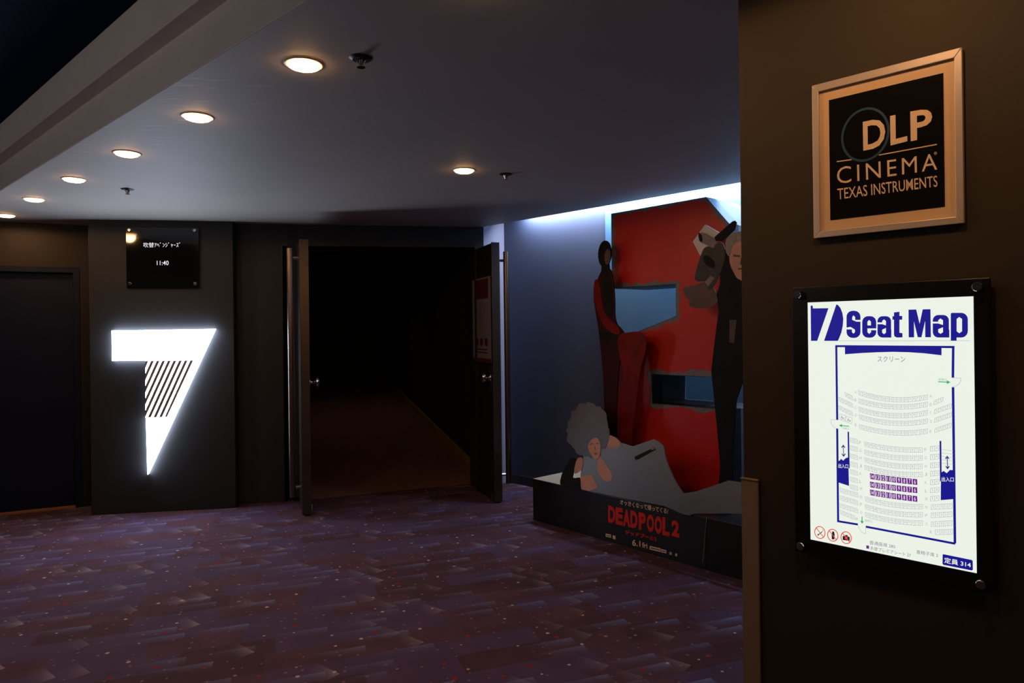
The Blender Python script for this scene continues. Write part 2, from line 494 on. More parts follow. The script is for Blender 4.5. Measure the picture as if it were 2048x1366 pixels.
# blue wall along the corridor, with the white panel behind the standee
BW = Plane((4.76 * S2, 4.76 * S2), (S2, -S2))
s_corner = BW.px(1010, 600)[0]; s_white = BW.px(1212.5, 480)[0]
mb = MB(); mb.rect(BW, s_corner, 3.2, 0, 2.86, -.15, 0)
tag(mb.build('wall_corridor', M['blue_wall']), kind='structure')
mb = MB(); mb.rect(BW, s_white, 3.2, .10, 2.855, 0, .012)
tag(mb.build('trim_2', M['white_wall']), kind='structure')
mb = MB(); mb.rect(BW, s_corner, 3.2, 0, .09, 0, .012)
tag(mb.build('baseboard_corridor', M['baseboard']), kind='structure')

# back wall (door wall) and the pillar with the number sign
AW = math.radians(9.4)
PW = Plane((-3.5, 5.72), (math.cos(AW), math.sin(AW)))       # pillar face
KW = PW.shifted(-.13)                                           # door wall face
sp0 = PW.px(179, 700)[0]; sp1 = PW.px(467, 600)[0]
mb = MB(); mb.rect(PW, sp0, sp1, 0, H, -.6, 0)
tag(mb.build('wall_pillar', M['dark_wall'], bevel=.004), kind='structure')
def s_of_x(P, X): return (X - P.o.x) / P.u.x
s_l = s_of_x(KW, -2.04); s_r = s_of_x(KW, -.34); s_end = KW.px(967, 470)[0]
DOORH = 2.285
mb = MB()
mb.slab(KW, [(sp1 - .02, 0), (s_l, 0), (s_l, DOORH), (s_r, DOORH), (s_r, 0), (s_end, 0), (s_end, H), (sp1 - .02, H)], -.2, 0)
tag(mb.build('wall_back', M['dark_wall']), kind='structure')
# pale return between the door wall and the blue wall
pe = KW.w(s_end, 0, 0); pc = BW.w(s_corner, 0, 0)
RP = Plane((pe.x, pe.y), (pc.x - pe.x, pc.y - pe.y))
mb = MB(); mb.rect(RP, 0, (pc - pe).length, 0, 2.84, -.06, -.002)
tag(mb.build('wall_return', M['lavender']), kind='structure')

# door lining
hl = Vector((-1.985, 6.36, 0)); hr = Vector((-.395, 6.67, 0))
mb = MB()
p0 = KW.w(s_l, 0, 0); p1 = KW.w(s_r, 0, 0)
for (p, h, sx) in ((p0, hl, -1), (p1, hr, 1)):
    q = h + Vector((sx * .02, .06, 0))
    a = [Vector((p.x, p.y - .004, 0)), q, q + Vector((sx * .05, 0, 0)), Vector((p.x + sx * .012, p.y, 0))]
    mb.loop_prism(a, [v + Vector((0, 0, DOORH)) for v in a])
a = [KW.w(s_l, DOORH, .004), KW.w(s_r, DOORH, .004), hr + Vector((.02, .06, DOORH)), hl + Vector((-.02, .06, DOORH))]
mb.loop_prism(a, [v + Vector((0, 0, .03)) for v in a])
tag(mb.build('trim_3', M['black_metal']), kind='structure')
# threshold strip
mb = MB()
a = [hl + Vector((.0, -.03, 0)), hr + Vector((0, -.03, 0)), hr + Vector((0, .03, 0)), hl + Vector((0, .03, 0))]
mb.loop_prism(a, [v + Vector((0, 0, .008)) for v in a])
tag(mb.build('trim_4', M['bronze'], bevel=.002), kind='structure')

# passage behind the doors: a ramp climbing between dark walls
dc = Vector((-math.sin(math.radians(20.2)), math.cos(math.radians(20.2)), 0)); wc = Vector((dc.y, -dc.x, 0))
r0 = Vector((-.40, 6.72, 0)); 
fr = floor_px(935, 925, .09)
r0 = fr - dc * ((fr.y - 6.72) / dc.y)
def ramp(p): return Vector((p.x, p.y, max(0.0, (p.y - 6.62)) * .115))
q0 = r0; q1 = r0 + dc * 5.9
w0 = r0 - wc * 1.72; w1 = q1 - wc * 1.72
mb = MB()
base = [Vector((-2.10, 6.34, 0)), Vector((-.30, 6.64, 0)), q0, q1, w1, w0 + Vector((0, .02, 0))]
top = [ramp(p) + Vector((0, 0, .0)) for p in base]
mb.loop_prism(top, [v + Vector((0, 0, -.06)) for v in top])
tag(mb.build('floor_passage', M['corridor_floor']), kind='structure')
mb = MB()
a = [q0 + wc * .0, q1, q1 + wc * .12, q0 + wc * .12 + Vector((.0, .0, 0))]
mb.loop_prism([v + Vector((0, 0, -.05)) for v in a], [v + Vector((0, 0, 3.4)) for v in a])
tag(mb.build('wall_passage_right', M['corridor_wall']), kind='structure')
mb = MB()
a = [q1 + wc * .12 + dc * .01, w1 - wc * .12 + dc * .01, w1 - wc * .12 + dc * .13, q1 + wc * .12 + dc * .13]
mb.loop_prism([v + Vector((0, 0, -.05)) for v in a], [v + Vector((0, 0, 3.4)) for v in a])
tag(mb.build('wall_passage_end', M['corridor_wall']), kind='structure')
mb = MB()
a = [w0, w1, w1 - wc * .12, w0 - wc * .12]
mb.loop_prism([v + Vector((0, 0, -.05)) for v in a], [v + Vector((0, 0, 3.4)) for v in a])
tag(mb.build('wall_passage_left', M['corridor_wall']), kind='structure')
mb = MB()
a = [Vector((-2.3, 6.55, 3.4)), Vector((-.2, 6.80, 3.4)), q1 + wc * .3 + dc * .2 + Vector((0, 0, 3.4)), w1 - wc * .3 + dc * .2 + Vector((0, 0, 3.4))]
mb.loop_prism(a, [v + Vector((0, 0, .05)) for v in a])
tag(mb.build('ceiling_passage', M['corridor_wall']), kind='structure')
mb = MB()
lo = [ramp(q0 + dc * .35 - wc * .002), ramp(q1 - wc * .002)]
mb.loop_prism([lo[0], lo[1], lo[1] - wc * .02, lo[0] - wc * .02], [lo[0] + Vector((0, 0, .09)), lo[1] + Vector((0, 0, .09)), lo[1] - wc * .02 + Vector((0, 0, .09)), lo[0] - wc * .02 + Vector((0, 0, .09))])
tag(mb.build('baseboard_passage', M['yellow_strip']), kind='structure')

# left wall with the navy door
LWd = Vector((-.904, -.427, 0))
LW = Plane((-3.78, 6.0), (-LWd.x, -LWd.y))
mb = MB()
sd1 = LW.px(161, 700)[0]; zt = 2.105
mb.slab(LW, [(-3.6, 0), (-1.75, 0), (-1.75, zt), (sd1, zt), (sd1, 0), (.3, 0), (.3, H), (-3.6, H)], -.16, 0)
tag(mb.build('wall_left', M['left_wall']), kind='structure')
d3 = empty('door_3', LW.w(-.9, 0, -.05), kind='structure')
mb = MB(); mb.rect(LW, -1.70, sd1 - .05, .012, zt - .05, -.10, -.055)
mb.build('door_leaf', M['navy_door'], d3, bevel=.003)
mb = MB()
mb.slab(LW, [(-1.75, 0), (-1.70, 0), (-1.70, zt - .05), (sd1 - .05, zt - .05), (sd1 - .05, 0), (sd1, 0), (sd1, zt), (-1.75, zt)], -.11, .006)
mb.build('door_frame', M['navy_door'], d3, bevel=.003)
mb = MB(); mb.rect(LW, -1.70, sd1 - .05, 0, .012, -.10, .004)
mb.build('threshold', M['wood'], d3)

# right wall with the signs, and its end
RW = Plane((1.83 * S2, 1.83 * S2), (S2, -S2))
s_edge = RW.px(1484.5, 660)[0]
mb = MB(); mb.rect(RW, s_edge, 3.2, 0, H, -.16, 0)
tag(mb.build('wall_right', M['brown_wall']), kind='structure')

# ================================================================== CORNER GUARD
g_top = RW.px(1500, 960)[1]
s_g = RW.px(1519, 1000)[0]
mb = MB()
mb.slab(RW, [(s_edge - .006, .002), (s_g, .002), (s_g, g_top), (s_edge - .006, g_top)], .0005, .008)
a = [RW.w(s_edge - .006, 0, .008), RW.w(s_edge - .006, 0, -.05), RW.w(s_edge - .0005, 0, -.05), RW.w(s_edge - .0005, 0, .008)]
mb.loop_prism([v + Vector((0, 0, .002)) for v in a], [v + Vector((0, 0, g_top)) for v in a])
cg = mb.build('corner_guard', M['guard'], bevel=.003, loc=RW.w(s_edge, 0, 0))
tag(cg, 'tan plastic corner guard strip on the lower edge of the brown wall', 'corner guard')
mb = MB(); mb.rect(RW, s_edge - .007, s_g + .001, g_top, g_top + .006, .0005, .010)
mb.build('end_cap', M['guard'], cg, bevel=.002)

# ================================================================== DOORS OF THE HALL
def leaf(name, hinge, edge, outer_sign, knob_px):
    """thick leaf from hinge to free edge; outer_sign: side of the face towards the lobby"""
    d = (edge - hinge); L = d.length; d.normalize()
    P = Plane((hinge.x, hinge.y), (d.x, d.y))
    nn = Vector((d.y, -d.x, 0)) * outer_sign                # towards the outer face
    P.n = nn
    r = empty(name, hinge, kind='structure')
    T = .066
    mb = MB(); mb.rect(P, .0, L - .012, .015, 2.27, -T / 2, T / 2)
    mb.build('leaf_panel', M['black_door'], r, bevel=.004)
    mb = MB(); mb.rect(P, L - .012, L, .012, 2.275, -T / 2 - .004, T / 2 + .004)
    mb.build('edge_strip', M['bronze'], r, bevel=.002)
    # full height pull bar on the lobby side
    sb = L - .035
    bar = MB(); c = P.w(sb, 0, T / 2 + .075)
    bar.tube(c + Vector((0, 0, .16)), c + Vector((0, 0, 2.20)), .025, n=20)
    ob = bar.build('pull_bar', M['steel'], r, smooth=False)
    for z in (.24, 2.12):
        mb = MB(); mb.tube(P.w(sb, z, T / 2), P.w(sb, z, T / 2 + .055), .012, n=12)
        mb.build('bar_bracket', M['chrome'], ob)
    # lever knob on the inner side
    zk = 1.09
    mb = MB(); mb.tube(P.w(L - .09, zk, -T / 2), P.w(L - .09, zk, -T / 2 - .085), .03, n=24,
                       rings=[(0, .045), (.12, .045), (.14, .018), (.45, .018), (.52, .036), (.75, .052), (.95, .046), (1, .02)])
    mb.build('door_knob', M['chrome'], r, smooth=True)
    mb = MB()
    mb.rect(P, L - .13, L - .05, zk - .12, zk + .10, -T / 2 - .005, -T / 2)
    mb.build('knob_plate', M['bronze'], r, bevel=.002)
    # floor bolt at the foot
    mb = MB(); mb.rect(P, L - .07, L - .03, .03, .09, -T / 2 - .014, -T / 2)
    mb.build('foot_bolt', M['chrome'], r, bevel=.002)
    return r, P, L, T
d1, P1, L1, T1 = leaf('door_1', hl, Vector((-1.700, 5.60, 0)), 1, None)
d2, P2, L2, T2 = leaf('door_2', hr, Vector((-.135, 5.945, 0)), -1, None)
for r_, P_ in ((d1, P1), (d2, P2)):
    pass

# notice taped to the inner face of the right leaf
NP = Plane((P2.o.x, P2.o.y), (P2.u.x, P2.u.y)); NP.n = -P2.n; NP.o = P2.o - P2.n * (T2 / 2)
nb = [NP.px(945, 559), NP.px(981, 553), NP.px(981, 727), NP.px(947, 722)]
s0, s1, z0, z1 = nb[0][0], nb[1][0], (nb[2][1] + nb[3][1]) / 2, (nb[0][1] + nb[1][1]) / 2
no = MB(); no.rect(NP, s0, s1, z0, z1, .0005, .003)
no = no.build('notice', M['notice_white'], loc=NP.w((s0 + s1) / 2, z0, 0))
tag(no, 'tall white notice with red header fixed to the open door leaf', 'notice')
ws = s1 - s0; hz = z1 - z0
mb = MB(); mb.rect(NP, s0 + ws * .15, s1 - ws * .12, z1 - hz * .25, z1 - hz * .02, .003, .0036)
mb.build('red_header', M['notice_red'], no)
mb = MB(); mb.rect(NP, s0, s1, z0, z0 + hz * .05, .003, .0036); mb.build('red_footer', M['notice_red'], no)
mb = MB()
for (a, b_, w_, h_) in ((.52, .60, .16, .14), (.5, .40, .28, .05)):
    cx_, cz_ = s0 + ws * a, z0 + hz * b_
    mb.flat(NP, [(cx_ + ws * w_ * math.cos(t), cz_ + hz * h_ * math.sin(t)) for t in np.linspace(0, 2 * math.pi, 17)[:-1]], .0034)
mb.build('picture_print', M['notice_grey'], no)
mb = MB()
for k in range(3):
    cx_, cz_ = s0 + ws * (.25 + .25 * k), z0 + hz * .24
    mb.flat(NP, [(cx_ + ws * .09 * math.cos(t), cz_ + hz * .05 * math.sin(t)) for t in np.linspace(0, 2 * math.pi, 13)[:-1]], .0034)
for k in range(2): mb.rect(NP, s0 + ws * .2, s1 - ws * .2, z0 + hz * (.11 + .035 * k), z0 + hz * (.125 + .035 * k), .003, .0034)
mb.build('red_marks', M['notice_red'], no)

# ================================================================== LIT NUMBER SIGN
c2 = lambda x, y: (150 + x * .4537, 430 + y * .4537)
sg = empty('lit_number_sign', PW.w(*PW.px(299, 948), 0), 'large glowing white number seven sign on the dark pillar', 'sign')
fs = lambda seq: [PW.px(*c2(*q)) for q in seq]
mb = MB(); mb.slab(PW, fs([(170, 510), (622, 503), (327, 1140), (320, 893), (412, 890), (529, 638), (172, 642)]), .003, .040)
mb.build('lit_face', M['seven'], sg)
mb = MB(); k = -.455
def xlow(xt, y): return xt + k * (y - 640)
for i in range(9):
    xa = 322 + 24.4 * i - 13 + (0); xb = xa + 10.5
    if xb < 318: continue
    poly = []
    def lower(xt):
        y = 640 + (318 - xt) / k
        return (318, y) if y < 892 else (xlow(xt, 892), 892)
    xa_ = max(xa, 318)
    la, lb = lower(xa_), lower(xb)
    poly = [(xa_, 638), (xb, 638), lb]
    if la != lb and la[0] == 318 and lb[1] == 892: poly.append((318, 892))
    if la[1] > 641: poly.append(la)
    if xb < 535: mb.slab(PW, fs(poly), .033, .0395)
mb.build('lit_stripes', M['seven'], sg)
mb = MB(); mb.slab(PW, fs([(317, 643), (527, 640), (414, 888), (321, 891)]), .003, .0388)
mb.build('stripe_backing', M['seven_gap'], sg)

# ================================================================== FILM DISPLAY ABOVE THE NUMBER
di = empty('film_display', PW.w(*PW.px(326, 577), 0), 'smoked glass film title display bolted above the glowing number', 'display')
q = [PW.px(254, 456), PW.px(399, 456), PW.px(400, 577), PW.px(255, 577)]
ds0, ds1, dz0, dz1 = (q[0][0] + q[3][0]) / 2, (q[1][0] + q[2][0]) / 2, (q[2][1] + q[3][1]) / 2, (q[0][1] + q[1][1]) / 2
mb = MB(); mb.rect(PW, ds0, ds1, dz0, dz1, .016, .022)
mb.build('glass_plate', M['glass_plate'], di, bevel=.001)
for (bx, by) in ((261, 461), (391, 462), (262, 568), (392, 568)):
    s, z = PW.px(bx, by)
    mb = MB(); mb.tube(PW.w(s, z, 0), PW.w(s, z, .032), .011, n=16, rings=[(0, .008), (.5, .008), (.7, .014), (.95, .014), (1, .011)])
    mb.build('standoff_bolt', M['chrome'], di)
I = lambda x, y: PW.px(x, y)
mb = MB()
text_quad(mb, PW, I, '吹替ｱﾍﾞﾝｼﾞｬｰｽﾞ', [(289, 485.5), (362, 485.5), (362, 495.5), (289, 495.5)], .0226)
mb.build('film_title', M['lcd_text'], di); mb = MB()
text_quad(mb, PW, I, '11:40', [(315.5, 522), (339, 522), (339, 530.8), (315.5, 530.8)], .0226, bold=.004)
mb.build('start_time', M['lcd_text'], di)

# ================================================================== FRAMED POSTER
fq = [(1627, 175), (1926, 97), (1931, 447), (1632, 478)]
loc4 = [RW.px(*p) for p in fq]
fs0, fs1 = (loc4[0][0] + loc4[3][0]) / 2, (loc4[1][0] + loc4[2][0]) / 2
fz1, fz0 = (loc4[0][1] + loc4[1][1]) / 2, (loc4[2][1] + loc4[3][1]) / 2
c6s = .366
c6 = lambda x, y: (1560 + x * c6s, 60 + y * c6s)
F6 = homography([(183, 315), (1000, 102), (1013, 1057), (195, 1145)], [(fs0, fz1), (fs1, fz1), (fs1, fz0), (fs0, fz0)])
fr_ = empty('framed_poster', RW.w((fs0 + fs1) / 2, fz0, 0), 'silver framed black poster with cream lettering on the brown wall', 'poster')
inn = [F6(217, 350), F6(960, 157), F6(968, 1025), F6(232, 1105)]
i0, i1, iz1, iz0 = (inn[0][0] + inn[3][0]) / 2, (inn[1][0] + inn[2][0]) / 2, (inn[0][1] + inn[1][1]) / 2, (inn[2][1] + inn[3][1]) / 2
mb = MB()
out = [(fs0, fz0), (fs1, fz0), (fs1, fz1), (fs0, fz1)]; inr = [(i0, iz0), (i1, iz0), (i1, iz1), (i0, iz1)]
for k in range(4):
    j = (k + 1) % 4
    mb.slab(RW, [out[k], out[j], inr[j], inr[k]], .0, .014)
mb.build('frame', M['frame'], fr_, bevel=.0012)
mb = MB(); mb.rect(RW, i0, i1, iz0, iz1, .001, .006); mb.build('mat_board', M['mat_board'], fr_)
pin = [F6(268, 392), F6(893, 237), F6(908, 967), F6(283, 1043)]
p0_, p1_, pz1, pz0 = (pin[0][0] + pin[3][0]) / 2, (pin[1][0] + pin[2][0]) / 2, (pin[0][1] + pin[1][1]) / 2, (pin[2][1] + pin[3][1]) / 2
mb = MB(); mb.rect(RW, p0_, p1_, pz0, pz1, .006, .0068); po = mb.build('poster_print', M['poster_black'], fr_)
mb = MB()
# ring
ce = F6(468, 577); rs = (F6(595, 545)[0] - F6(343, 600)[0]) / 2; rz = (F6(470, 437)[1] - F6(470, 718)[1]) / 2
mb.stroke(RW, [(ce[0] + rs * math.cos(t), ce[1] + rz * math.sin(t)) for t in np.linspace(0, 2 * math.pi, 65)[:-1]], .0056, .0072, closed=True)
mb.build('blue_ring', M['poster_blue'], po)
mb = MB()
def ltr(t, q, bold=0.0, sp=1.0): text_quad(mb, RW, F6, t, q, .0076, bold, sp)
ltr('D', [(457, 508), (580, 480), (580, 640), (460, 665)], .022)
ltr('L', [(606, 475), (700, 452), (701, 612), (609, 636)], .022)
ltr('P', [(716, 450), (836, 430), (836, 588), (719, 612)], .022)
mb.build('large_lettering', M['poster_cream'], po); mb = MB()
ltr('CINEMA', [(315, 757), (862, 675), (864, 766), (318, 848)], -.004, 1.25)
mb.build('middle_lettering', M['poster_cream'], po); mb = MB()
ltr('TEXAS INSTRUMENTS', [(318, 872), (864, 797), (866, 858), (321, 932)], .003)
mb.build('small_lettering', M['poster_cream'], po); mb = MB()
ltr('®', [(846, 669), (862, 667), (862, 684), (846, 686)])
mb.build('registered_mark', M['poster_cream'], po); mb = MB()
for a, b_ in (((315, 725), (397, 713)), ((545, 688), (862, 628))):
    mb = MB(); mb.stroke(RW, [F6(*a), F6(*b_)], .0025, .0076)
    mb.build('divider_line', M['poster_cream'], po)

# ================================================================== SEAT MAP DISPLAY
sq = [(1621.5, 605.5), (1951.5, 593), (1957, 1140.5), (1628, 1076)]
l4 = [RW.px(*p) for p in sq]
a0, a1 = (l4[0][0] + l4[3][0]) / 2, (l4[1][0] + l4[2][0]) / 2
b1, b0 = (l4[0][1] + l4[1][1]) / 2, (l4[2][1] + l4[3][1]) / 2
HS = homography(sq, [(a0, b1), (a1, b1), (a1, b0), (a0, b0)])
q7 = .48846 * .5095; k7 = 488 / 1961
T7 = lambda x, y: HS(1560 + x * k7, 560 + y * k7)
T8 = lambda x, y: HS(1560 + x * k7, 860 + y * k7)
sm = empty('seat_map_display', RW.w((a0 + a1) / 2, b0 - .06, 0), 'backlit seat map display in a black panel on the brown wall', 'display')
bo = [RW.px(1604, 591), RW.px(1961, 574), RW.px(1968, 1161), RW.px(1612, 1087)]
e0, e1, ez1, ez0 = (bo[0][0] + bo[3][0]) / 2, (bo[1][0] + bo[2][0]) / 2, (bo[0][1] + bo[1][1]) / 2, (bo[2][1] + bo[3][1]) / 2
mb = MB(); mb.rect(RW, e0 - .02, e1 + .022, ez0 - .02, ez1 + .02, .012, .020)
mb.build('back_panel', M['panel_black'], sm, bevel=.002)
for s, z in ((e0, ez1), (e1, ez1), (e1, ez0), (e0, ez0)):
    mb = MB(); mb.tube(RW.w(s, z, 0), RW.w(s, z, .038), .0095, n=24, rings=[(0, .007), (.50, .007), (.55, .0105), (.93, .0105), (1, .009)])
    mb.build('standoff_bolt', M['chrome'], sm, bevel=.0006)
mb = MB(); mb.rect(RW, a0, a1, b0, b1, .020, .0215)
scn = mb.build('screen', M['scr_white'], sm)
OFF = .0221
# title block
mb = MB()
for poly in ([(272, 208), (288, 208), (290, 230), (415, 228), (325, 490), (275, 490)],
             [(478, 198), (492, 203), (512, 228), (527, 268), (534, 315), (530, 370), (518, 425), (498, 475), (490, 490), (380, 490)]):
    mb.flat(RW, [T7(*p) for p in poly], OFF)
def rrect(x0, x1, y0, y1, r, r2=None):
    """rounded box in source pixels; r2: radius of the right-hand corners"""
    r2 = r if r2 is None else r2; out_ = []
    for cx_, cy_, a0_, rr in ((x1 - r2, y1 - r2, 0, r2), (x0 + r, y1 - r, .5, r), (x0 + r, y0 + r, 1, r), (x1 - r2, y0 + r2, 1.5, r2)):
        for t in np.linspace(0, .5, 6): out_.append((cx_ + rr * math.cos((a0_ + t) * math.pi), cy_ + rr * math.sin((a0_ + t) * math.pi)))
    return out_
letters = [rrect(560, 672, 249, 466, 48), rrect(686, 798, 292, 464, 46), rrect(808, 917, 292, 463, 40), rrect(1250, 1379, 282, 462, 44), rrect(1394, 1530, 265, 462, 10, 52)]
for poly in letters: mb.flat(RW, [T7(*p) for p in poly], OFF)
for poly in ([(940, 262), (984, 256), (984, 290), (1006, 290), (1006, 320), (984, 320), (984, 424), (1008, 428), (1008, 461), (965, 463), (945, 455), (940, 438), (940, 320), (928, 320), (928, 292), (940, 292)],
             [(1394, 400), (1440, 400), (1440, 488), (1394, 488)], [(880, 400), (919, 400), (919, 463), (880, 463)], [(1338, 400), (1382, 400), (1382, 462), (1338, 462)]):
    mb.flat(RW, [T7(*p) for p in poly], OFF)
mb.flat(RW, [T7(*p) for p in ((1056, 240), (1118, 238), (1145, 352), (1170, 237), (1232, 236), (1235, 460), (1190, 460), (1189, 330), (1160, 460), (1130, 460), (1100, 335), (1101, 461), (1058, 461))], OFF)
mb.build('title_lettering', M['scr_navy'], scn)
for nm, polys in (('s', [[(606, 300), (616, 286), (630, 300), (630, 322), (674, 322), (674, 336), (640, 336), (606, 322)], [(558, 384), (592, 378), (628, 400), (628, 420), (616, 432), (604, 420), (604, 398), (558, 398)]]),
                  ('e', [[(728, 336), (742, 322), (756, 336), (756, 366), (728, 366)], [(728, 390), (800, 390), (800, 404), (757, 404), (757, 420), (742, 434), (728, 420)]]),
                  ('a', [[(806, 342), (846, 342), (846, 330), (861, 318), (876, 330), (876, 366), (846, 356), (806, 356)], [(846, 400), (876, 386), (876, 424), (861, 436), (846, 424)]]),
                  ('a', [[(1248, 336), (1294, 336), (1294, 324), (1312, 310), (1332, 324), (1332, 362), (1294, 350), (1248, 350)], [(1294, 396), (1332, 380), (1332, 420), (1312, 433), (1294, 420)]]),
                  ('p', [[(1441, 314), (1462, 298), (1484, 314), (1484, 412), (1462, 428), (1441, 412)]])):
    for poly in polys:
        mb = MB(); mb.flat(RW, [T7(*p) for p in poly], OFF + .0004); mb.build('letter_counter', M['scr_white'], scn)
mb = MB()
mb.stroke(RW, [T7(492, 490), T7(1545, 487)], .0008, OFF)
# plan outline
mb2 = MB()
def line(pts, w, T=T7, tgt=None): (tgt or mb2).stroke(RW, [T(*p) for p in pts], w, OFF)
W1 = .0051
line([(486, 1122), (478, 532), (1413, 538), (1410, 782)], W1)
line([(1411, 858), (1424, 2097)], W1)          # continues into the lower crop (y + 1205)
dy = 300 / k7
T8y = lambda x, y: T7(x, y + dy)
line([(1426, 894), (715, 764)], W1, T8)
line([(652, 747), (494, 722), (486, -15)], W1, T8)
mb2.flat(RW, [T7(*p) for p in ((547, 540), (1320, 540), (1320, 604), (1180, 588), (1060, 580), (930, 577), (800, 581), (680, 587), (548, 597))], OFF + .0002)
# entrance blocks
mb2.flat(RW, [T8(*p) for p in ((494, 243), (505, 240), (518, 226), (535, 240), (553, 221), (575, 214), (581, 441), (497, 414))], OFF + .0002)
mb2.flat(RW, [T8(*p) for p in ((1314, 333), (1335, 318), (1360, 336), (1385, 310), (1416, 312), (1418, 541), (1312, 550))], OFF + .0002)
line([(575, 10), (580, 300)], .0035, T8); line([(1310, 80), (1313, 400)], .0035, T8)
for xa, ya, xb, yb in ((535, 120, 537, 203), (1364, 205, 1366, 298)):
    line([(xa, ya), (xb, yb)], .0016, T8)
    line([(xa - 14, ya + 18), (xa, ya - 2), (xa + 14, ya + 18)], .0021, T8)
    line([(xb - 14, yb - 18), (xb, yb + 2), (xb + 14, yb - 18)], .0021, T8)
mb3 = MB(); text_quad(mb3, RW, T7, 'スクリーン', [(808, 612), (1030, 612), (1030, 658), (808, 656)], OFF, -.004); mb3.build('screen_lettering', M['scr_text'], scn)
bz = [(1326, 980), (1334, 978), (1558, 1022), (1565, 1030), (1566, 1098), (1558, 1105), (1332, 1062), (1325, 1054)]
mb2.build('plan_outline', M['scr_navy'], scn)
mb2 = MB(); mb2.flat(RW, [T8(*p) for p in bz], OFF); mb2.build('capacity_badge', M['scr_navy'], scn)
wb = MB()
text_quad(wb, RW, T8, '出入口', [(496, 264), (574, 268), (574, 302), (496, 298)], OFF + .0005, .01)
wb.build('entrance_lettering', M['scr_white'], scn); wb = MB()
text_quad(wb, RW, T8, '出入口', [(1319, 366), (1416, 368), (1416, 404), (1319, 402)], OFF + .0005, .01)
wb.build('entrance_lettering', M['scr_white'], scn); wb = MB()
text_quad(wb, RW, T8, '定員 314', [(1339, 1000), (1550, 1040), (1550, 1084), (1339, 1046)], OFF + .0005, .012)
wb.build('badge_lettering', M['scr_white'], scn)
# seats
seat = MB()
def seat_row(T, ctrl, first, last, h=36, tgt=None, fill=False):
    """ctrl: centres of first, middle, last seat"""
    n = abs(last - first) + 1
    (x0, y0), (xm, ym), (x1, y1) = ctrl
    seat_m = MB(); wb = MB()
    A = np.array([[x0 * x0, x0, 1], [xm * xm, xm, 1], [x1 * x1, x1, 1]], float)
    ca, cb, cc = np.linalg.solve(A, np.array([y0, ym, y1], float))
    f = lambda x: ca * x * x + cb * x + cc
    w = (x1 - x0) / (n - 1)
    for i in range(n):
        x = x0 + w * i; y = f(x); sl = 2 * ca * x + cb
        hw = w / 2 * (.86 if fill else 1.0)
        tilt = -(sl) * .5
        c = [(x - hw + tilt * -h / 2 * -1, y - hw * sl - h / 2), (x + hw + tilt * h / 2, y + hw * sl - h / 2),
             (x + hw - tilt * h / 2, y + hw * sl + h / 2), (x - hw - tilt * h / 2, y - hw * sl + h / 2)]
        if fill: seat_m.flat(RW, [T(*p) for p in c], OFF)
        else: seat_m.stroke(RW, [T(*p) for p in c], .0008, OFF, closed=True)
        sN = first + i * (1 if last > first else -1)
        tw = hw * ((.78 if fill else 1.1) if sN > 9 else (.42 if fill else .62)); th = h * (.34 if not fill else .36)
        tw = min(tw, th * 1.7 * glyphs(str(sN), .008 if fill else 0)[2])
        text_quad(wb if fill else seat_m, RW, T, str(sN), [(x - tw / 2, y - tw / 2 * sl - th), (x + tw / 2, y + tw / 2 * sl - th), (x + tw / 2, y + tw / 2 * sl + th * .6), (x - tw / 2, y - tw / 2 * sl + th * .6)] if not fill else
                  [(x - tw * .8, y - tw * .8 * sl - th), (x + tw * .8, y + tw * .8 * sl - th), (x + tw * .8, y + tw * .8 * sl + th), (x - tw * .8, y - tw * .8 * sl + th)], OFF + .0004, .008 if fill else 0)
    seat_m.build('premium_seat_row' if fill else 'seat_row', M['scr_purple'] if fill else M['scr_line'], scn)
    if fill: wb.build('premium_numbers', M['scr_white'], scn)
for L_, M_, R_ in (((672, 908), (930, 957), (1192, 940)), ((675, 973), (930, 1015), (1192, 997)), ((675, 1040), (930, 1085), (1192, 1063)),
                   ((678, 1100), (930, 1145), (1192, 1130)), ((678, 1178), (930, 1222), (1192, 1210))):
    seat_row(T7, (L_, M_, R_), 22, 5)
for L_, M_, R_ in (((722, 112), (940, 145), (1150, 153)), ((722, 175), (940, 212), (1150, 217)), ((722, 237), (940, 278), (1150, 283)), ((722, 297), (940, 340), (1150, 347)),
                   ((727, 548), (940, 590), (1152, 603)), ((727, 610), (940, 655), (1152, 667)), ((727, 672), (940, 717), (1152, 733))):
    seat_row(T8, (L_, M_, R_), 20, 6)
for L_, R_ in (((767, 365), (1107, 406)), ((767, 431), (1107, 471)), ((767, 494), (1107, 540))):
    seat_row(T8, (L_, ((L_[0] + R_[0]) / 2, (L_[1] + R_[1]) / 2 + 3), R_), 14, 6, 46, fill=True)
def block(T, L_, R_, first, last, h=34):
    seat_row(T, (L_, ((L_[0] + R_[0]) / 2, (L_[1] + R_[1]) / 2 + .1), R_), first, last, h)
block(T7, (565, 925), (595, 940), 24, 23); block(T7, (515, 962), (595, 1000), 26, 23); block(T7, (515, 1030), (595, 1067), 26, 23)
for yy in (78, 140, 205, 268, 330, 390, 450): block(T8, (605, yy), (634, yy + 7), 22, 21)
block(T8, (525, 478), (637, 510), 25, 21); block(T8, (525, 540), (637, 572), 25, 21); block(T8, (525, 602), (637, 635), 25, 21); block(T8, (527, 655), (612, 688), 25, 22)
block(T7, (1277, 976), (1312, 962), 4, 3)
for a_, b_ in (((1280, 1047), (1380, 1013)), ((1280, 1117), (1380, 1082)), ((1282, 1198), (1380, 1165))): block(T7, a_, b_, 4, 1)
for yy in (142, 208, 274, 340, 408, 472, 538): block(T8, (1247, yy), (1281, yy - 3), 5, 4, 38)
for yy in (605, 670, 740): block(T8, (1253, yy), (1385, yy - 8), 5, 1, 38)
block(T8, (1286, 804), (1388, 800), 4, 1, 38)
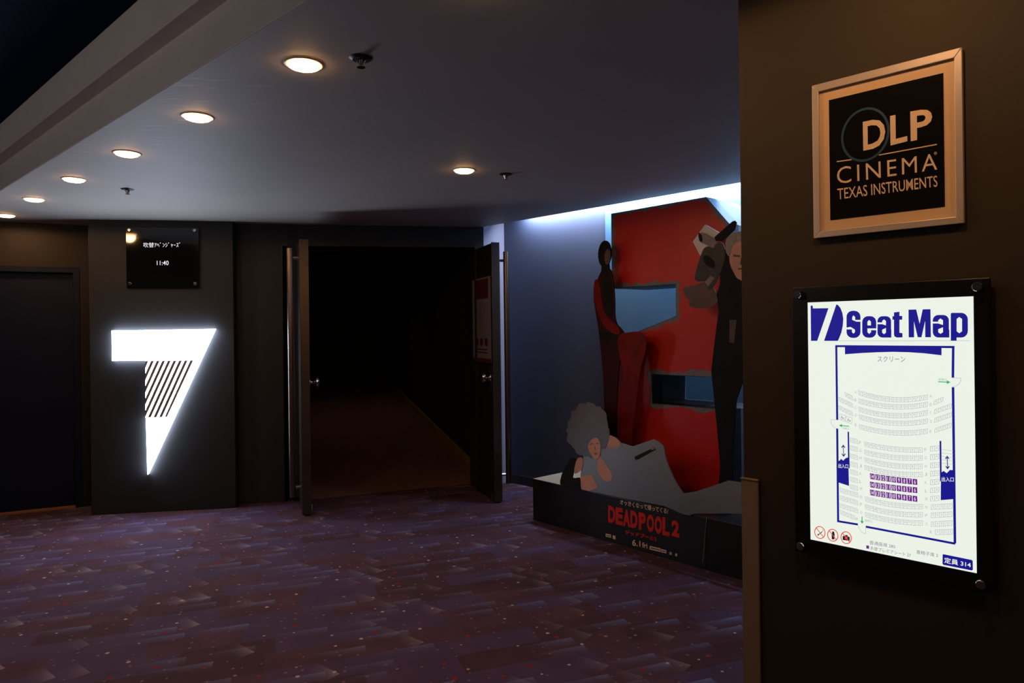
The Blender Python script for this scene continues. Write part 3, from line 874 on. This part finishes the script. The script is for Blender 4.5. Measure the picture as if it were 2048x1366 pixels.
for (x, y) in ((526, 1102), (579, 1122)):
    seat.stroke(RW, [T7(*p) for p in ((x - 20, y - 30), (x + 28, y - 16), (x + 20, y + 30), (x - 26, y + 14))], .0008, OFF, closed=True)
    seat.stroke(RW, [T7(*p) for p in ((x - 4, y - 14), (x - 4, y + 2), (x + 10, y + 4), (x + 12, y + 14))], .002, OFF)
    seat.stroke(RW, [T7(x - 3 + 9 * math.cos(t), y + 6 + 9 * math.sin(t)) for t in np.linspace(.5, 4.2, 9)], .0010, OFF)
    seat.build('wheelchair_space', M['scr_line'], scn); seat = MB()
# door swings and stairs
for c, a_, b_, rx, ry, T in (((1405, 785), 0, math.pi / 2, 70, 70, T7), ((488, 1120), math.pi, math.pi / 2, 53, 70, T7)):
    arc = [(c[0] + rx * math.cos(t), c[1] + ry * math.sin(t)) for t in np.linspace(a_, b_, 12)]
    seat.stroke(RW, [T(*p) for p in [c] + arc], .0008, OFF)
    seat.build('door_swing', M['scr_line'], scn); seat = MB()
seat.stroke(RW, [T8(*p) for p in ((655, 757), (664, 783), (680, 803), (700, 817), (713, 821), (715, 765))], .0008, OFF)
seat.build('door_swing', M['scr_line'], scn); seat = MB()
for k in range(5): seat.stroke(RW, [T8(1318, 148 + 27 * k), T8(1412, 158 + 27 * k)], .0007, OFF)
seat.build('stair_lines', M['scr_line'], scn)
mb.build('title_rule', M['scr_line'], scn)
for s_, x, y in (('A', 632, 900), ('B', 632, 962), ('C', 632, 1022), ('D', 635, 1083), ('E', 635, 1160), ('A', 1232, 928), ('B', 1232, 997), ('C', 1232, 1060), ('D', 1235, 1130), ('E', 1232, 1210)):
    lt = MB(); text_quad(lt, RW, T7, s_, [(x - 7, y - 11), (x + 8, y - 11), (x + 8, y + 11), (x - 7, y + 11)], OFF, -.008)
    lt.build('row_letter', M['scr_line'], scn)
for s_, x, y in (('F', 670, 95), ('G', 672, 158), ('H', 673, 218), ('J', 672, 282), ('K', 672, 343), ('L', 672, 405), ('M', 677, 465), ('N', 677, 528), ('P', 677, 588), ('Q', 678, 653), ('R', 645, 703),
                 ('F', 1190, 150), ('G', 1192, 215), ('H', 1193, 282), ('J', 1192, 347), ('K', 1193, 412), ('L', 1195, 478), ('M', 1197, 543), ('N', 1197, 607), ('P', 1197, 672), ('Q', 1198, 740), ('R', 1233, 803)):
    lt = MB(); text_quad(lt, RW, T8, s_, [(x - 8, y - 12), (x + 9, y - 12), (x + 9, y + 12), (x - 8, y + 12)], OFF, -.008)
    lt.build('row_letter', M['scr_line'], scn)
mb = MB()
text_quad(mb, RW, T8, '普通座席 285', [(745, 872), (950, 906), (950, 936), (745, 904)], OFF, -.002)
mb.build('capacity_text', M['scr_text'], scn); mb = MB()
text_quad(mb, RW, T8, '多摩プレミアシート 27', [(750, 918), (1074, 972), (1074, 1004), (750, 948)], OFF, -.002)
mb.build('capacity_text', M['scr_text'], scn); mb = MB()
text_quad(mb, RW, T8, '車椅子席 2', [(1118, 944), (1290, 973), (1290, 1003), (1118, 978)], OFF, -.002)
mb.build('capacity_text', M['scr_text'], scn)
mb = MB(); mb.flat(RW, [T8(*p) for p in ((719, 911), (741, 915), (741, 940), (719, 936))], OFF); mb.build('legend_square', M['scr_purple'], scn)
mb = MB()
def arrow(T, a_, b_, w):
    a_, b_ = Vector(T(*a_)), Vector(T(*b_)); d = (b_ - a_).normalized(); n_ = Vector((-d.y, d.x))
    h_ = b_ - d * .0074
    mb.flat(RW, [tuple(v) for v in (a_ + n_ * w, a_ - n_ * w, h_ - n_ * w, h_ - n_ * 0.0041, b_, h_ + n_ * 0.0041, h_ + n_ * w)], OFF)
for T, a_, b_, q_ in ((T7, (1293, 815), (1391, 819), [(1294, 787), (1358, 788), (1358, 807), (1294, 806)]), (T7, (582, 1172), (500, 1165), [(530, 1178), (580, 1182), (580, 1200), (530, 1196)]),
                      (T8, (685, 684), (685, 742), [(707, 704), (762, 711), (762, 731), (707, 725)])):
    mb = MB(); arrow(T, a_, b_, .0010); ar_ = mb.build('exit_arrow', M['scr_green'], scn)
    mb = MB(); text_quad(mb, RW, T, '非常口', q_, OFF, -.004); mb.build('exit_lettering', M['scr_green'], ar_)
for ic, (x, y) in enumerate(((349, 812), (452, 833), (559, 852))):
    rx, ry = 41, 47
    E = lambda t, k=1.0: (x + rx * k * math.cos(t), y + ry * k * math.sin(t) + rx * k * math.cos(t) * .12)
    mb = MB(); mb.stroke(RW, [T8(*E(t)) for t in np.linspace(0, 2 * math.pi, 41)[:-1]], .0021, OFF + .0006, closed=True)
    mb.stroke(RW, [T8(*E(math.pi * 1.25)), T8(*E(math.pi * .25))], .0020, OFF + .0006)
    ring_ = mb.build('prohibition_ring', M['scr_red'], scn)
    mb = MB()
    if ic == 0:
        mb.stroke(RW, [T8(x - 16, y + 22), T8(x + 20, y - 8)], .0017, OFF + .0002)
        mb.flat(RW, [T8(*p) for p in ((x - 20, y + 14), (x - 10, y + 12), (x - 8, y + 22), (x - 18, y + 26))], OFF + .0003)
        mb.stroke(RW, [T8(x + 22, y - 12), T8(x + 26, y - 20), T8(x + 20, y - 26)], .0008, OFF + .0002)
    elif ic == 1:
        mb.flat(RW, [T8(*p) for p in ((x - 6, y - 30), (x + 12, y - 28), (x + 11, y - 18), (x + 15, y - 10), (x + 12, y + 34), (x - 8, y + 32), (x - 10, y - 10), (x - 5, y - 20))], OFF + .0002)
    else:
        mb.flat(RW, [T8(*p) for p in ((x - 28, y - 14), (x - 10, y - 12), (x - 5, y - 22), (x + 10, y - 20), (x + 14, y - 8), (x + 28, y - 6), (x + 28, y + 26), (x - 28, y + 18))], OFF + .0002)
    mb.build('prohibited_item', M['scr_black'], ring_)
    if ic == 2:
        mb = MB(); mb.flat(RW, [T8(x + 11 * math.cos(t), y + 2 + 13 * math.sin(t)) for t in np.linspace(0, 2 * math.pi, 17)[:-1]], OFF + .0004)
        mb.build('camera_lens', M['scr_red'], ring_)

# ================================================================== DOWNLIGHTS
def downlight(p, label, power=DOWN_POWER, proto=None, r=.059):
    if proto is None:
        o = empty('downlight', p, label, 'ceiling light', 'round downlights in the low ceiling')
        mb = MB(); n = 40
        lo = [[p + Vector((rr * math.cos(2 * math.pi * k / n), rr * math.sin(2 * math.pi * k / n), z)) for k in range(n)] for rr, z in ((r, -.001), (r, -.005), (r + .010, -.004), (r + .012, -.0005))]
        V = [[mb.bm.verts.new(q) for q in L] for L in lo]
        for a_, b_ in zip(V, V[1:]):
            for k in range(n): mb.bm.faces.new((a_[k], a_[(k + 1) % n], b_[(k + 1) % n], b_[k]))
        mb.build('trim_ring', M['lampring'], o, smooth=True)
        mb = MB(); mb.tube(p + Vector((0, 0, -.0005)), p + Vector((0, 0, -.016)), r, n=40, rings=[(0, r - .001), (.25, r - .001), (.7, r * .9), (1, r * .7)])
        mb.build('lamp_dome', M['lampdisc'], o, smooth=True)
    else:
        o = proto.copy(); COL.objects.link(o); o.location = p; o['label'] = label
        for ch in proto.children:
            if ch.type != 'MESH': continue
            c = ch.copy(); COL.objects.link(c); c.parent = o
    lamp('downlight_beam', 'SPOT', (0, 0, -.03), (1.0, .52, .22), power, parent=o, spot_size=math.radians(178), spot_blend=.12, shadow_soft_size=.05)
    return o
p_first = floor_px(608, 128, H); stepv = (floor_px(12, 430, H) - p_first) / 5.0
labs = ['warm round downlight nearest the camera, largest in the left row', 'second round downlight from the camera in the left row',
        'third round downlight from the camera in the left row', 'fourth round downlight from the camera in the left row',
        'fifth round downlight, next to last of the row toward the left wall', 'last round downlight of the row, above the navy door at far left']
px_l = [(608, 128), (395, 233), (254, 306), (148, 358), (68, 398), (12, 430)]
proto = None
for i, (x, y) in enumerate(px_l):
    o = downlight(floor_px(x, y, H), labs[i], proto=proto)
    if proto is None: proto = o
downlight(floor_px(928, 340, H), 'lone round downlight in the middle of the ceiling, right of the row', proto=proto)
# the same row goes on over the photographer's right shoulder
for k in (1, 2, 3):
    q = p_first - stepv * k
    o = downlight(q, 'round downlight of the row, out of the picture over the sign wall', proto=proto)

# ================================================================== SPRINKLERS
def sprinkler(p, label, proto=None, drop=.03):
    if proto is not None:
        o = proto.copy(); COL.objects.link(o); o.location = p; o['label'] = label
        for ch in proto.children:
            c = ch.copy(); COL.objects.link(c); c.parent = o
        return o
    o = empty('sprinkler', p, label, 'sprinkler', 'sprinkler heads in the low ceiling')
    mb = MB(); mb.tube(p + Vector((0, 0, -.0005)), p + Vector((0, 0, -.008)), .042, .030, n=28); mb.build('escutcheon', M['black_metal'], o)
    mb = MB(); mb.tube(p + Vector((0, 0, -.008)), p + Vector((0, 0, -.030)), .010, .006, n=14)
    for k in range(2):
        a_ = Vector((.014 * (1 - 2 * k), 0, 0)); mb.tube(p + a_ + Vector((0, 0, -.007)), p + a_ * .3 + Vector((0, 0, -.032)), .003, n=8)
    mb.build('head', M['chrome'], o)
    mb = MB(); mb.tube(p + Vector((0, 0, -.031)), p + Vector((0, 0, -.034)), .015, n=16); mb.build('deflector', M['chrome'], o)
    return o
sp_ = sprinkler(floor_px(722, 116, H), 'small dark sprinkler head beside the largest downlight')
sprinkler(floor_px(1012, 348, H), 'small dark sprinkler head right of the lone middle downlight', sp_)
sprinkler(floor_px(255, 378, H), 'small dark sprinkler head above the film title display', sp_)

# ================================================================== CARDBOARD STANDEE
bdir = Vector((.662, -.749, 0)).normalized()
SB = Plane((.15, 5.42), (bdir.x, bdir.y))            # front of the base
st = empty('cardboard_standee', SB.w(.9, 0, -.25), 'cardboard film standee with giant red numeral and cutout figures by the blue wall', 'standee')
BH = .325; BL = 2.45; BD = .79
mb = MB(); mb.rect(SB, 0, BL, 0, BH, -BD, 0)
base_ = mb.build('base_box', M['card_black'], st, bevel=.002)
mb = MB(); mb.rect(SB, .004, .46, BH, BH + .002, -BD + .004, -.004); mb.build('box_top', M['card_beige'], base_)
sa, sb_ = SB.px(1180, 1020)[0], SB.px(1412, 1080)[0]
mb = MB(); mb.rect(SB, sa, sb_, .003, BH - .004, 0, .003)
fp = mb.build('front_panel', M['card_dark'], base_)
mb = MB(); mb.stroke(SB, [SB.px(1414, 1033), SB.px(1406, 1126)], .004, .0036); mb.build('panel_seam', M['card_grey'], base_)
SF = SB.shifted(.0035)
g6 = 240 / 2048
C6 = lambda x, y: SF.px(1180 + x * g6, 980 + y * g6)
mb = MB()
text_quad(mb, SF, C6, 'オッきくなって帰ってくる!', [(512, 158), (1335, 322), (1330, 412), (512, 248)], .0006, .018)
mb.build('tagline', M['cream_letters'], base_); mb = MB()
text_quad(mb, SF, C6, '6.1', [(720, 838), (862, 870), (862, 970), (720, 950)], .0006, .02)
text_quad(mb, SF, C6, 'fri', [(890, 890), (980, 912), (980, 1003), (890, 978)], .0006, .02)
mb.build('release_date', M['cream_letters'], base_)
for q_ in ([(268, 742), (360, 760), (360, 815), (268, 796)], [(388, 770), (436, 782), (436, 846), (388, 830)],
           [(1020, 952), (1205, 996), (1202, 1058), (1016, 1012)], [(1214, 1006), (1306, 1028), (1303, 1082), (1211, 1060)], [(1458, 1078), (1490, 1086), (1486, 1136), (1454, 1126)]):
    mb = MB(); mb.flat(SF, [C6(*p) for p in q_], .0006); mb.build('small_mark', M['cream_letters'], base_)
mb = MB(); mb.flat(SF, [C6(*p) for p in ((1355, 1052), (1400, 1062), (1398, 1112), (1352, 1100))], .0006); mb.build('blue_mark', M['blue_mark'], base_)
mb = MB()
for q_ in ([(280, 768), (348, 782), (348, 794), (280, 780)], [(1032, 978), (1190, 1016), (1190, 1032), (1032, 994)], [(1226, 1030), (1292, 1046), (1292, 1060), (1226, 1044)]):
    mb = MB(); mb.flat(SF, [C6(*p) for p in q_], .0010); mb.build('mark_bar', M['card_black'], base_)
mb = MB()
xs = [310, 437, 565, 690, 832, 972, 1106, 1236]
for i, ch in enumerate('DEADPOOL'):
    x0 = xs[i]; x1 = x0 + 122
    yt = 262 + (x0 - 310) * .215; yb = 548 + (x0 - 310) * .235
    text_quad(mb, SF, C6, ch, [(x0, yt), (x1, yt + 26), (x1, yb + 29), (x0, yb)], .0006, .05)
text_quad(mb, SF, C6, '2', [(1395, 512), (1530, 532), (1525, 815), (1392, 780)], .0006, .05)
mb.build('red_title', M['red_letters'], base_); mb = MB()
text_quad(mb, SF, C6, 'デッドプール2', [(600, 672), (1138, 795), (1136, 885), (600, 752)], .0006, .03)
mb.build('red_subtitle', M['red_letters'], base_)

def inset(poly, d):
    n = len(poly); out_ = []
    area = sum(poly[i][0] * poly[(i + 1) % n][1] - poly[(i + 1) % n][0] * poly[i][1] for i in range(n))
    sg_ = 1 if area > 0 else -1
    for i in range(n):
        p = Vector(poly[i]); a_ = (p - Vector(poly[i - 1])).normalized(); b_ = (Vector(poly[(i + 1) % n]) - p).normalized()
        na = Vector((-a_.y, a_.x)) * sg_; nb_ = Vector((-b_.y, b_.x)) * sg_
        k_ = (na + nb_); k_ = k_ / max(.3, k_.dot(na))
        out_.append(tuple(p + k_ * d))
    return out_
# giant numeral
NPl = SB.shifted(-.35)
sx = lambda x, y: NPl.px(x, y)[0]
sL = sx(1223, 500); sT = sx(1412, 402); sN1 = sx(1352, 600); sN2 = sx(1305, 775)
zt_ = 2.392
sR = sT + .17
zn1t = NPl.px(1300, 572)[1]; zn1b = NPl.px(1352, 632)[1]; zd = NPl.px(1256, 665)[1]
zn2t = NPl.px(1306, 749)[1]; zn2b = NPl.px(1306, 806)[1]
num2 = [(sL, zt_), (sT, zt_), (sR, zt_ - .20), (sR, zn1b - .22), (sT + .06, zn2t), (sN2, zn2t), (sN2, zn2b), (sR, zn2b), (sR, BH + .002), (sL, BH + .002),
        (sL, zd - .07), (sN1, zn1b), (sN1, zn1t), (sL, zn1t)]
mb = MB(); mb.slab(NPl, num2, -.12, 0)
nu = mb.build('giant_numeral', M['card_dark'], st)
mb = MB(); mb.slab(NPl, inset(num2, .002), -.42, -.12); mb.build('rear_block', M['card_side'], nu)
mb = MB(); mb.slab(NPl, inset(num2, .004), 0, .002); ge = mb.build('worn_border', M['card_grey'], nu)
# ragged red paint area
def ragged(poly, amp, step=.008):
    rnd = random.Random(3); out_ = []
    n = len(poly); lo_ = 0.0; hi_ = 0.0
    for i in range(n):
        a_, b_ = Vector(poly[i]), Vector(poly[(i + 1) % n]); L = (b_ - a_).length; k_ = max(1, int(L / step))
        d_ = (b_ - a_).normalized(); nn = Vector((-d_.y, d_.x))
        for j in range(k_):
            q_ = a_.lerp(b_, j / k_)
            lo_ = lo_ * .93 + rnd.uniform(-1, 1) * .37
            if rnd.random() < .35: hi_ = rnd.uniform(-.35, .35)
            if j: q_ = q_ + nn * amp * max(-1, min(1, lo_ * .8 + hi_)) * min(1, j / 4, (k_ - j) / 4)
            out_.append(tuple(q_))
    return out_
mb = MB(); mb.slab(NPl, ragged(inset(num2, .030), .022), .002, .0032); mb.build('red_face', M['worn_red'], nu)

# cutouts --------------------------------------------------------------------
def card(name, P, pix, mat, parent, o0=0.0, o1=.010):
    mb = MB(); mb.slab(P, [P.px(*p) for p in pix], o0, o1)
    return mb.build(name, mat, parent)
def ell(x, y, rx, ry, rot=0.0, n=18):
    return [(x + rx * math.cos(t) * math.cos(rot) - ry * math.sin(t) * math.sin(rot), y + rx * math.cos(t) * math.sin(rot) + ry * math.sin(t) * math.cos(rot)) for t in np.linspace(0, 2 * math.pi, n + 1)[:-1]]
def smooth_poly(pts, it=2):
    for _ in range(it):
        out_ = []
        for i in range(len(pts)):
            a_, b_ = pts[i], pts[(i + 1) % len(pts)]
            out_ += [(a_[0] * .75 + b_[0] * .25, a_[1] * .75 + b_[1] * .25), (a_[0] * .25 + b_[0] * .75, a_[1] * .25 + b_[1] * .75)]
        pts = out_
    return pts

# person in plain red clothes leaning against the numeral
RP_ = SB.shifted(-.24)
def foot_y(x): # pixel row where the box top sits in plane RP_
    s_, _ = RP_.px(x, 950)
    w = RP_.w(s_, BH + .003) - CAM
    return CY - FPX * w.dot(UP) / w.dot(FWD)
fy = foot_y(1225)
rf = card('standing_cutout', RP_, smooth_poly([(1201, 546), (1212, 534), (1226, 540), (1231, 594), (1231, 646), (1248, 660), (1256, 690), (1252, 720), (1240, 716), (1236, 780), (1234, 860), (1236, fy), (1206, fy), (1211, 860), (1209, 760), (1203, 700), (1199, 660), (1192, 620), (1187, 585)], 2), M['deep_red'], st)
card('bent_leg', RP_, smooth_poly([(1236, 668), (1262, 664), (1284, 662), (1296, 678), (1293, 705), (1281, 745), (1275, 800), (1266, 860), (1264, fy), (1240, fy), (1243, 860), (1247, 800), (1250, 740), (1238, 700)], 2), M['red_print'], rf, .010, .013)
card('head', RP_, ell(1211, 508, 13, 27, .05), M['sleeve_print'], rf, .001, .011)
card('neck', RP_, [(1205, 522), (1219, 522), (1221, 548), (1204, 550)], M['sleeve_print'], rf, .001, .0105)
card('face', RP_, ell(1217, 514, 6, 16, .05), M['brown_print'], rf, .011, .012)
card('bent_arm', RP_, smooth_poly([(1196, 556), (1203, 570), (1206, 610), (1216, 634), (1236, 650), (1244, 664), (1236, 672), (1212, 656), (1198, 628), (1189, 592), (1190, 564)], 2), M['red_print'], rf, .010, .0135)
card('dark_vest', RP_, smooth_poly([(1206, 552), (1224, 545), (1228, 600), (1226, 640), (1216, 628), (1208, 600)], 2), M['sleeve_print'], rf, .010, .012)
card('belt', RP_, [(1201, 664), (1250, 662), (1252, 676), (1202, 680)], M['sleeve_print'], rf, .0105, .0125)

# person in dark clothes carrying grey gear on the shoulder
c4p = lambda pts: [(1040 + .3294 * x, 350 + .3294 * y) for x, y in pts]
MP = SB.shifted(-.20)
s_, _ = MP.px(1450, 950); w = MP.w(s_, BH + .003) - CAM; fy2 = CY - FPX * w.dot(UP) / w.dot(FWD)
mf = card('carrying_cutout', MP, c4p([(1240, 640), (1300, 640), (1420, 650), (1560, 700), (1600, 900), (1560, 1100), (1550, 1190)]) + [(1552, 950), (1549, fy2 + 22), (1520, fy2 + 18), (1508, 800), (1488, 760), (1474, 800), (1468, 880), (1466, fy2 + 4), (1434, fy2), (1442, 930), (1436, 860), (1430, 800), (1424, 742)] + c4p([(1190, 980), (1210, 830), (1200, 720), (1220, 660)]), M['cloth_print'], st)
card('white_card', MP, c4p([(1050, 405), (1125, 300), (1225, 358), (1160, 430), (1095, 490)]), M['white_print'], mf, -.006, .002)
card('shoulder_gear', MP, smooth_poly(c4p([(1130, 436), (1178, 430), (1236, 400), (1256, 470), (1240, 560), (1180, 690), (1145, 705), (1150, 645), (1066, 650), (1072, 590), (1110, 470)]), 1), M['gear_print'], mf, .010, .014)
card('gear_tube', MP, c4p([(1092, 366), (1098, 354), (1112, 350), (1205, 398), (1182, 446), (1104, 410), (1094, 396)]), M['card_grey'], mf, .0105, .0146)
card('gear_mouth', MP, ell(1040 + .3294 * 1103, 350 + .3294 * 380, 3.6, 9.5, -.25), M['sleeve_print'], mf, .0146, .0154)
card('gear_handle', MP, c4p([(1188, 378), (1296, 284), (1312, 278), (1324, 290), (1312, 335), (1236, 404), (1196, 402)]), M['sleeve_print'], mf, .0110, .0150)
card('gear_opening', MP, smooth_poly(c4p([(1122, 490), (1150, 486), (1190, 530), (1192, 570), (1150, 560), (1118, 520)]), 1), M['sleeve_print'], mf, .014, .015)
card('gear_label', MP, c4p([(1130, 650), (1165, 612), (1188, 628), (1150, 678)]), M['card_grey'], mf, .014, .015)
card('raised_arm', MP, smooth_poly(c4p([(990, 682), (1060, 672), (1150, 640), (1195, 700), (1215, 790), (1085, 815), (1030, 795), (1036, 752), (1012, 748)]), 1), M['brown_print'], mf, .010, .0135)
card('collar', MP, smooth_poly(c4p([(1236, 470), (1262, 440), (1284, 500), (1296, 580), (1330, 640), (1420, 650), (1425, 690), (1240, 700), (1215, 640)]), 1), M['sleeve_print'], mf, .008, .0128)
card('neck', MP, c4p([(1305, 590), (1420, 590), (1425, 655), (1312, 655)]), M['skin_print'], mf, .008, .0125)
hd = card('head', MP, smooth_poly(c4p([(1280, 420), (1276, 510), (1288, 565), (1318, 612), (1360, 628), (1410, 612), (1448, 560), (1462, 430), (1400, 380), (1310, 390)]), 2), M['skin_print'], mf, .009, .0135)
card('hair', MP, smooth_poly(c4p([(1252, 440), (1262, 378), (1320, 346), (1400, 342), (1462, 370), (1482, 450), (1462, 470), (1446, 410), (1380, 396), (1318, 408), (1290, 440), (1282, 500), (1262, 480)]), 1), M['grey_hair'], mf, .0135, .0155)
mb = MB()
for pts in ([(1300, 482), (1345, 488), (1345, 500), (1302, 496)], [(1372, 488), (1420, 482), (1420, 496), (1372, 500)], [(1330, 566), (1398, 564), (1398, 573), (1332, 575)], [(1350, 500), (1342, 545), (1368, 548), (1366, 540)]):
    mb.flat(MP, [MP.px(*p) for p in c4p(pts)], .0140)
mb.build('face_print', M['brown_print'], hd)
card('chest_strap', MP, c4p([(1278, 880), (1320, 880), (1305, 1020), (1276, 1016)]), M['brown_print'], mf, .010, .011)

# reclining person on the front of the base
_q = SB.w(0, 0, .0045)
WP = Plane((_q.x, _q.y), (bdir.x, bdir.y), lean=math.radians(13), pivot=BH)
cw = lambda pts: [(1100 + .1611 * x, 790 + .1611 * y) for x, y in pts]
def bottom(x):     # lower edge of the card on the front panel
    return 979 + (x - 1165) * .205
body = cw([(560, 500), (740, 492), (830, 530), (900, 596), (1040, 640), (1180, 592), (1300, 550), (1370, 585), (1425, 640), (1445, 760), (1480, 880), (1550, 1040)]) + \
    [(1358, 972), (1369, 987), (1394, 983), (1443, 967), (1459, 961), (1490, 966), (1560, 985), (1560, 1036), (1484, 1027.5), (1391, 1027), (1381, 1031), (1366, 1028), (1345, 1018), (1330, 1012), (1250, 997), (1200, 986), (1165, 979)] + cw([(390, 1020), (400, 900), (440, 700)])
rc = card('reclining_cutout', WP, body, M['suit_print'], st, .0, .011)
card('propped_arm', WP, smooth_poly(cw([(130, 1100), (165, 960), (230, 850), (270, 780), (345, 790), (330, 880), (300, 960), (280, 1040), (400, 1020), (410, 1180), (300, 1170), (165, 1130)]), 1), M['sleeve_print'], rc, .0, .012)
card('forearm', WP, cw([(390, 1010), (530, 985), (610, 1150), (500, 1195), (400, 1170)]), M['skin_print'], rc, .011, .0125)
card('shoulder', WP, smooth_poly(cw([(735, 495), (830, 530), (892, 592), (872, 650), (770, 668), (715, 640)]), 1), M['skin_print'], rc, .011, .0125)
card('neck', WP, smooth_poly(cw([(620, 760), (650, 770), (720, 880), (790, 990), (780, 1060), (730, 1085), (680, 1060), (600, 960), (600, 840)]), 1), M['skin_print'], rc, .011, .0125)
rnd = random.Random(5)
hair = []
for k in range(44):
    t = 2 * math.pi * k / 44
    rr = 1.0 + (rnd.uniform(-.07, .07)) 
    hair.append((485 + 262 * rr * math.cos(t), 440 + 335 * rr * math.sin(t)))
card('hair', WP, cw(hair), M['hair_print'], rc, .001, .0135)
fc = card('face', WP, smooth_poly(cw([(478, 640), (520, 560), (600, 520), (645, 600), (640, 740), (612, 800), (570, 800), (515, 735)]), 2), M['skin_print'], rc, .0135, .0145)
mb = MB()
for pts in ([(508, 610), (550, 598), (552, 610), (512, 622)], [(588, 600), (625, 604), (622, 614), (588, 612)], [(566, 620), (572, 680), (590, 684), (586, 676)]):
    mb.flat(WP, [WP.px(*p) for p in cw(pts)], .0149)
mb.build('eye_print', M['hair_print'], fc)
mb = MB(); mb.flat(WP, [WP.px(*p) for p in cw([(555, 728), (590, 718), (612, 728), (590, 746)])], .0149); mb.build('lips', M['skin_shade'], fc)
card('hand', WP, smooth_poly(cw([(345, 800), (390, 770), (430, 800), (420, 900), (380, 960), (310, 985), (322, 890)]), 1), M['skin_print'], rc, .0125, .0138)
card('belt', WP, cw([(1060, 770), (1080, 760), (1300, 655), (1330, 680), (1110, 800), (1075, 810)]), M['sleeve_print'], rc, .011, .0120)
card('buckle', WP, cw([(1262, 640), (1300, 645), (1310, 680), (1270, 685)]), M['card_grey'], rc, .012, .013)
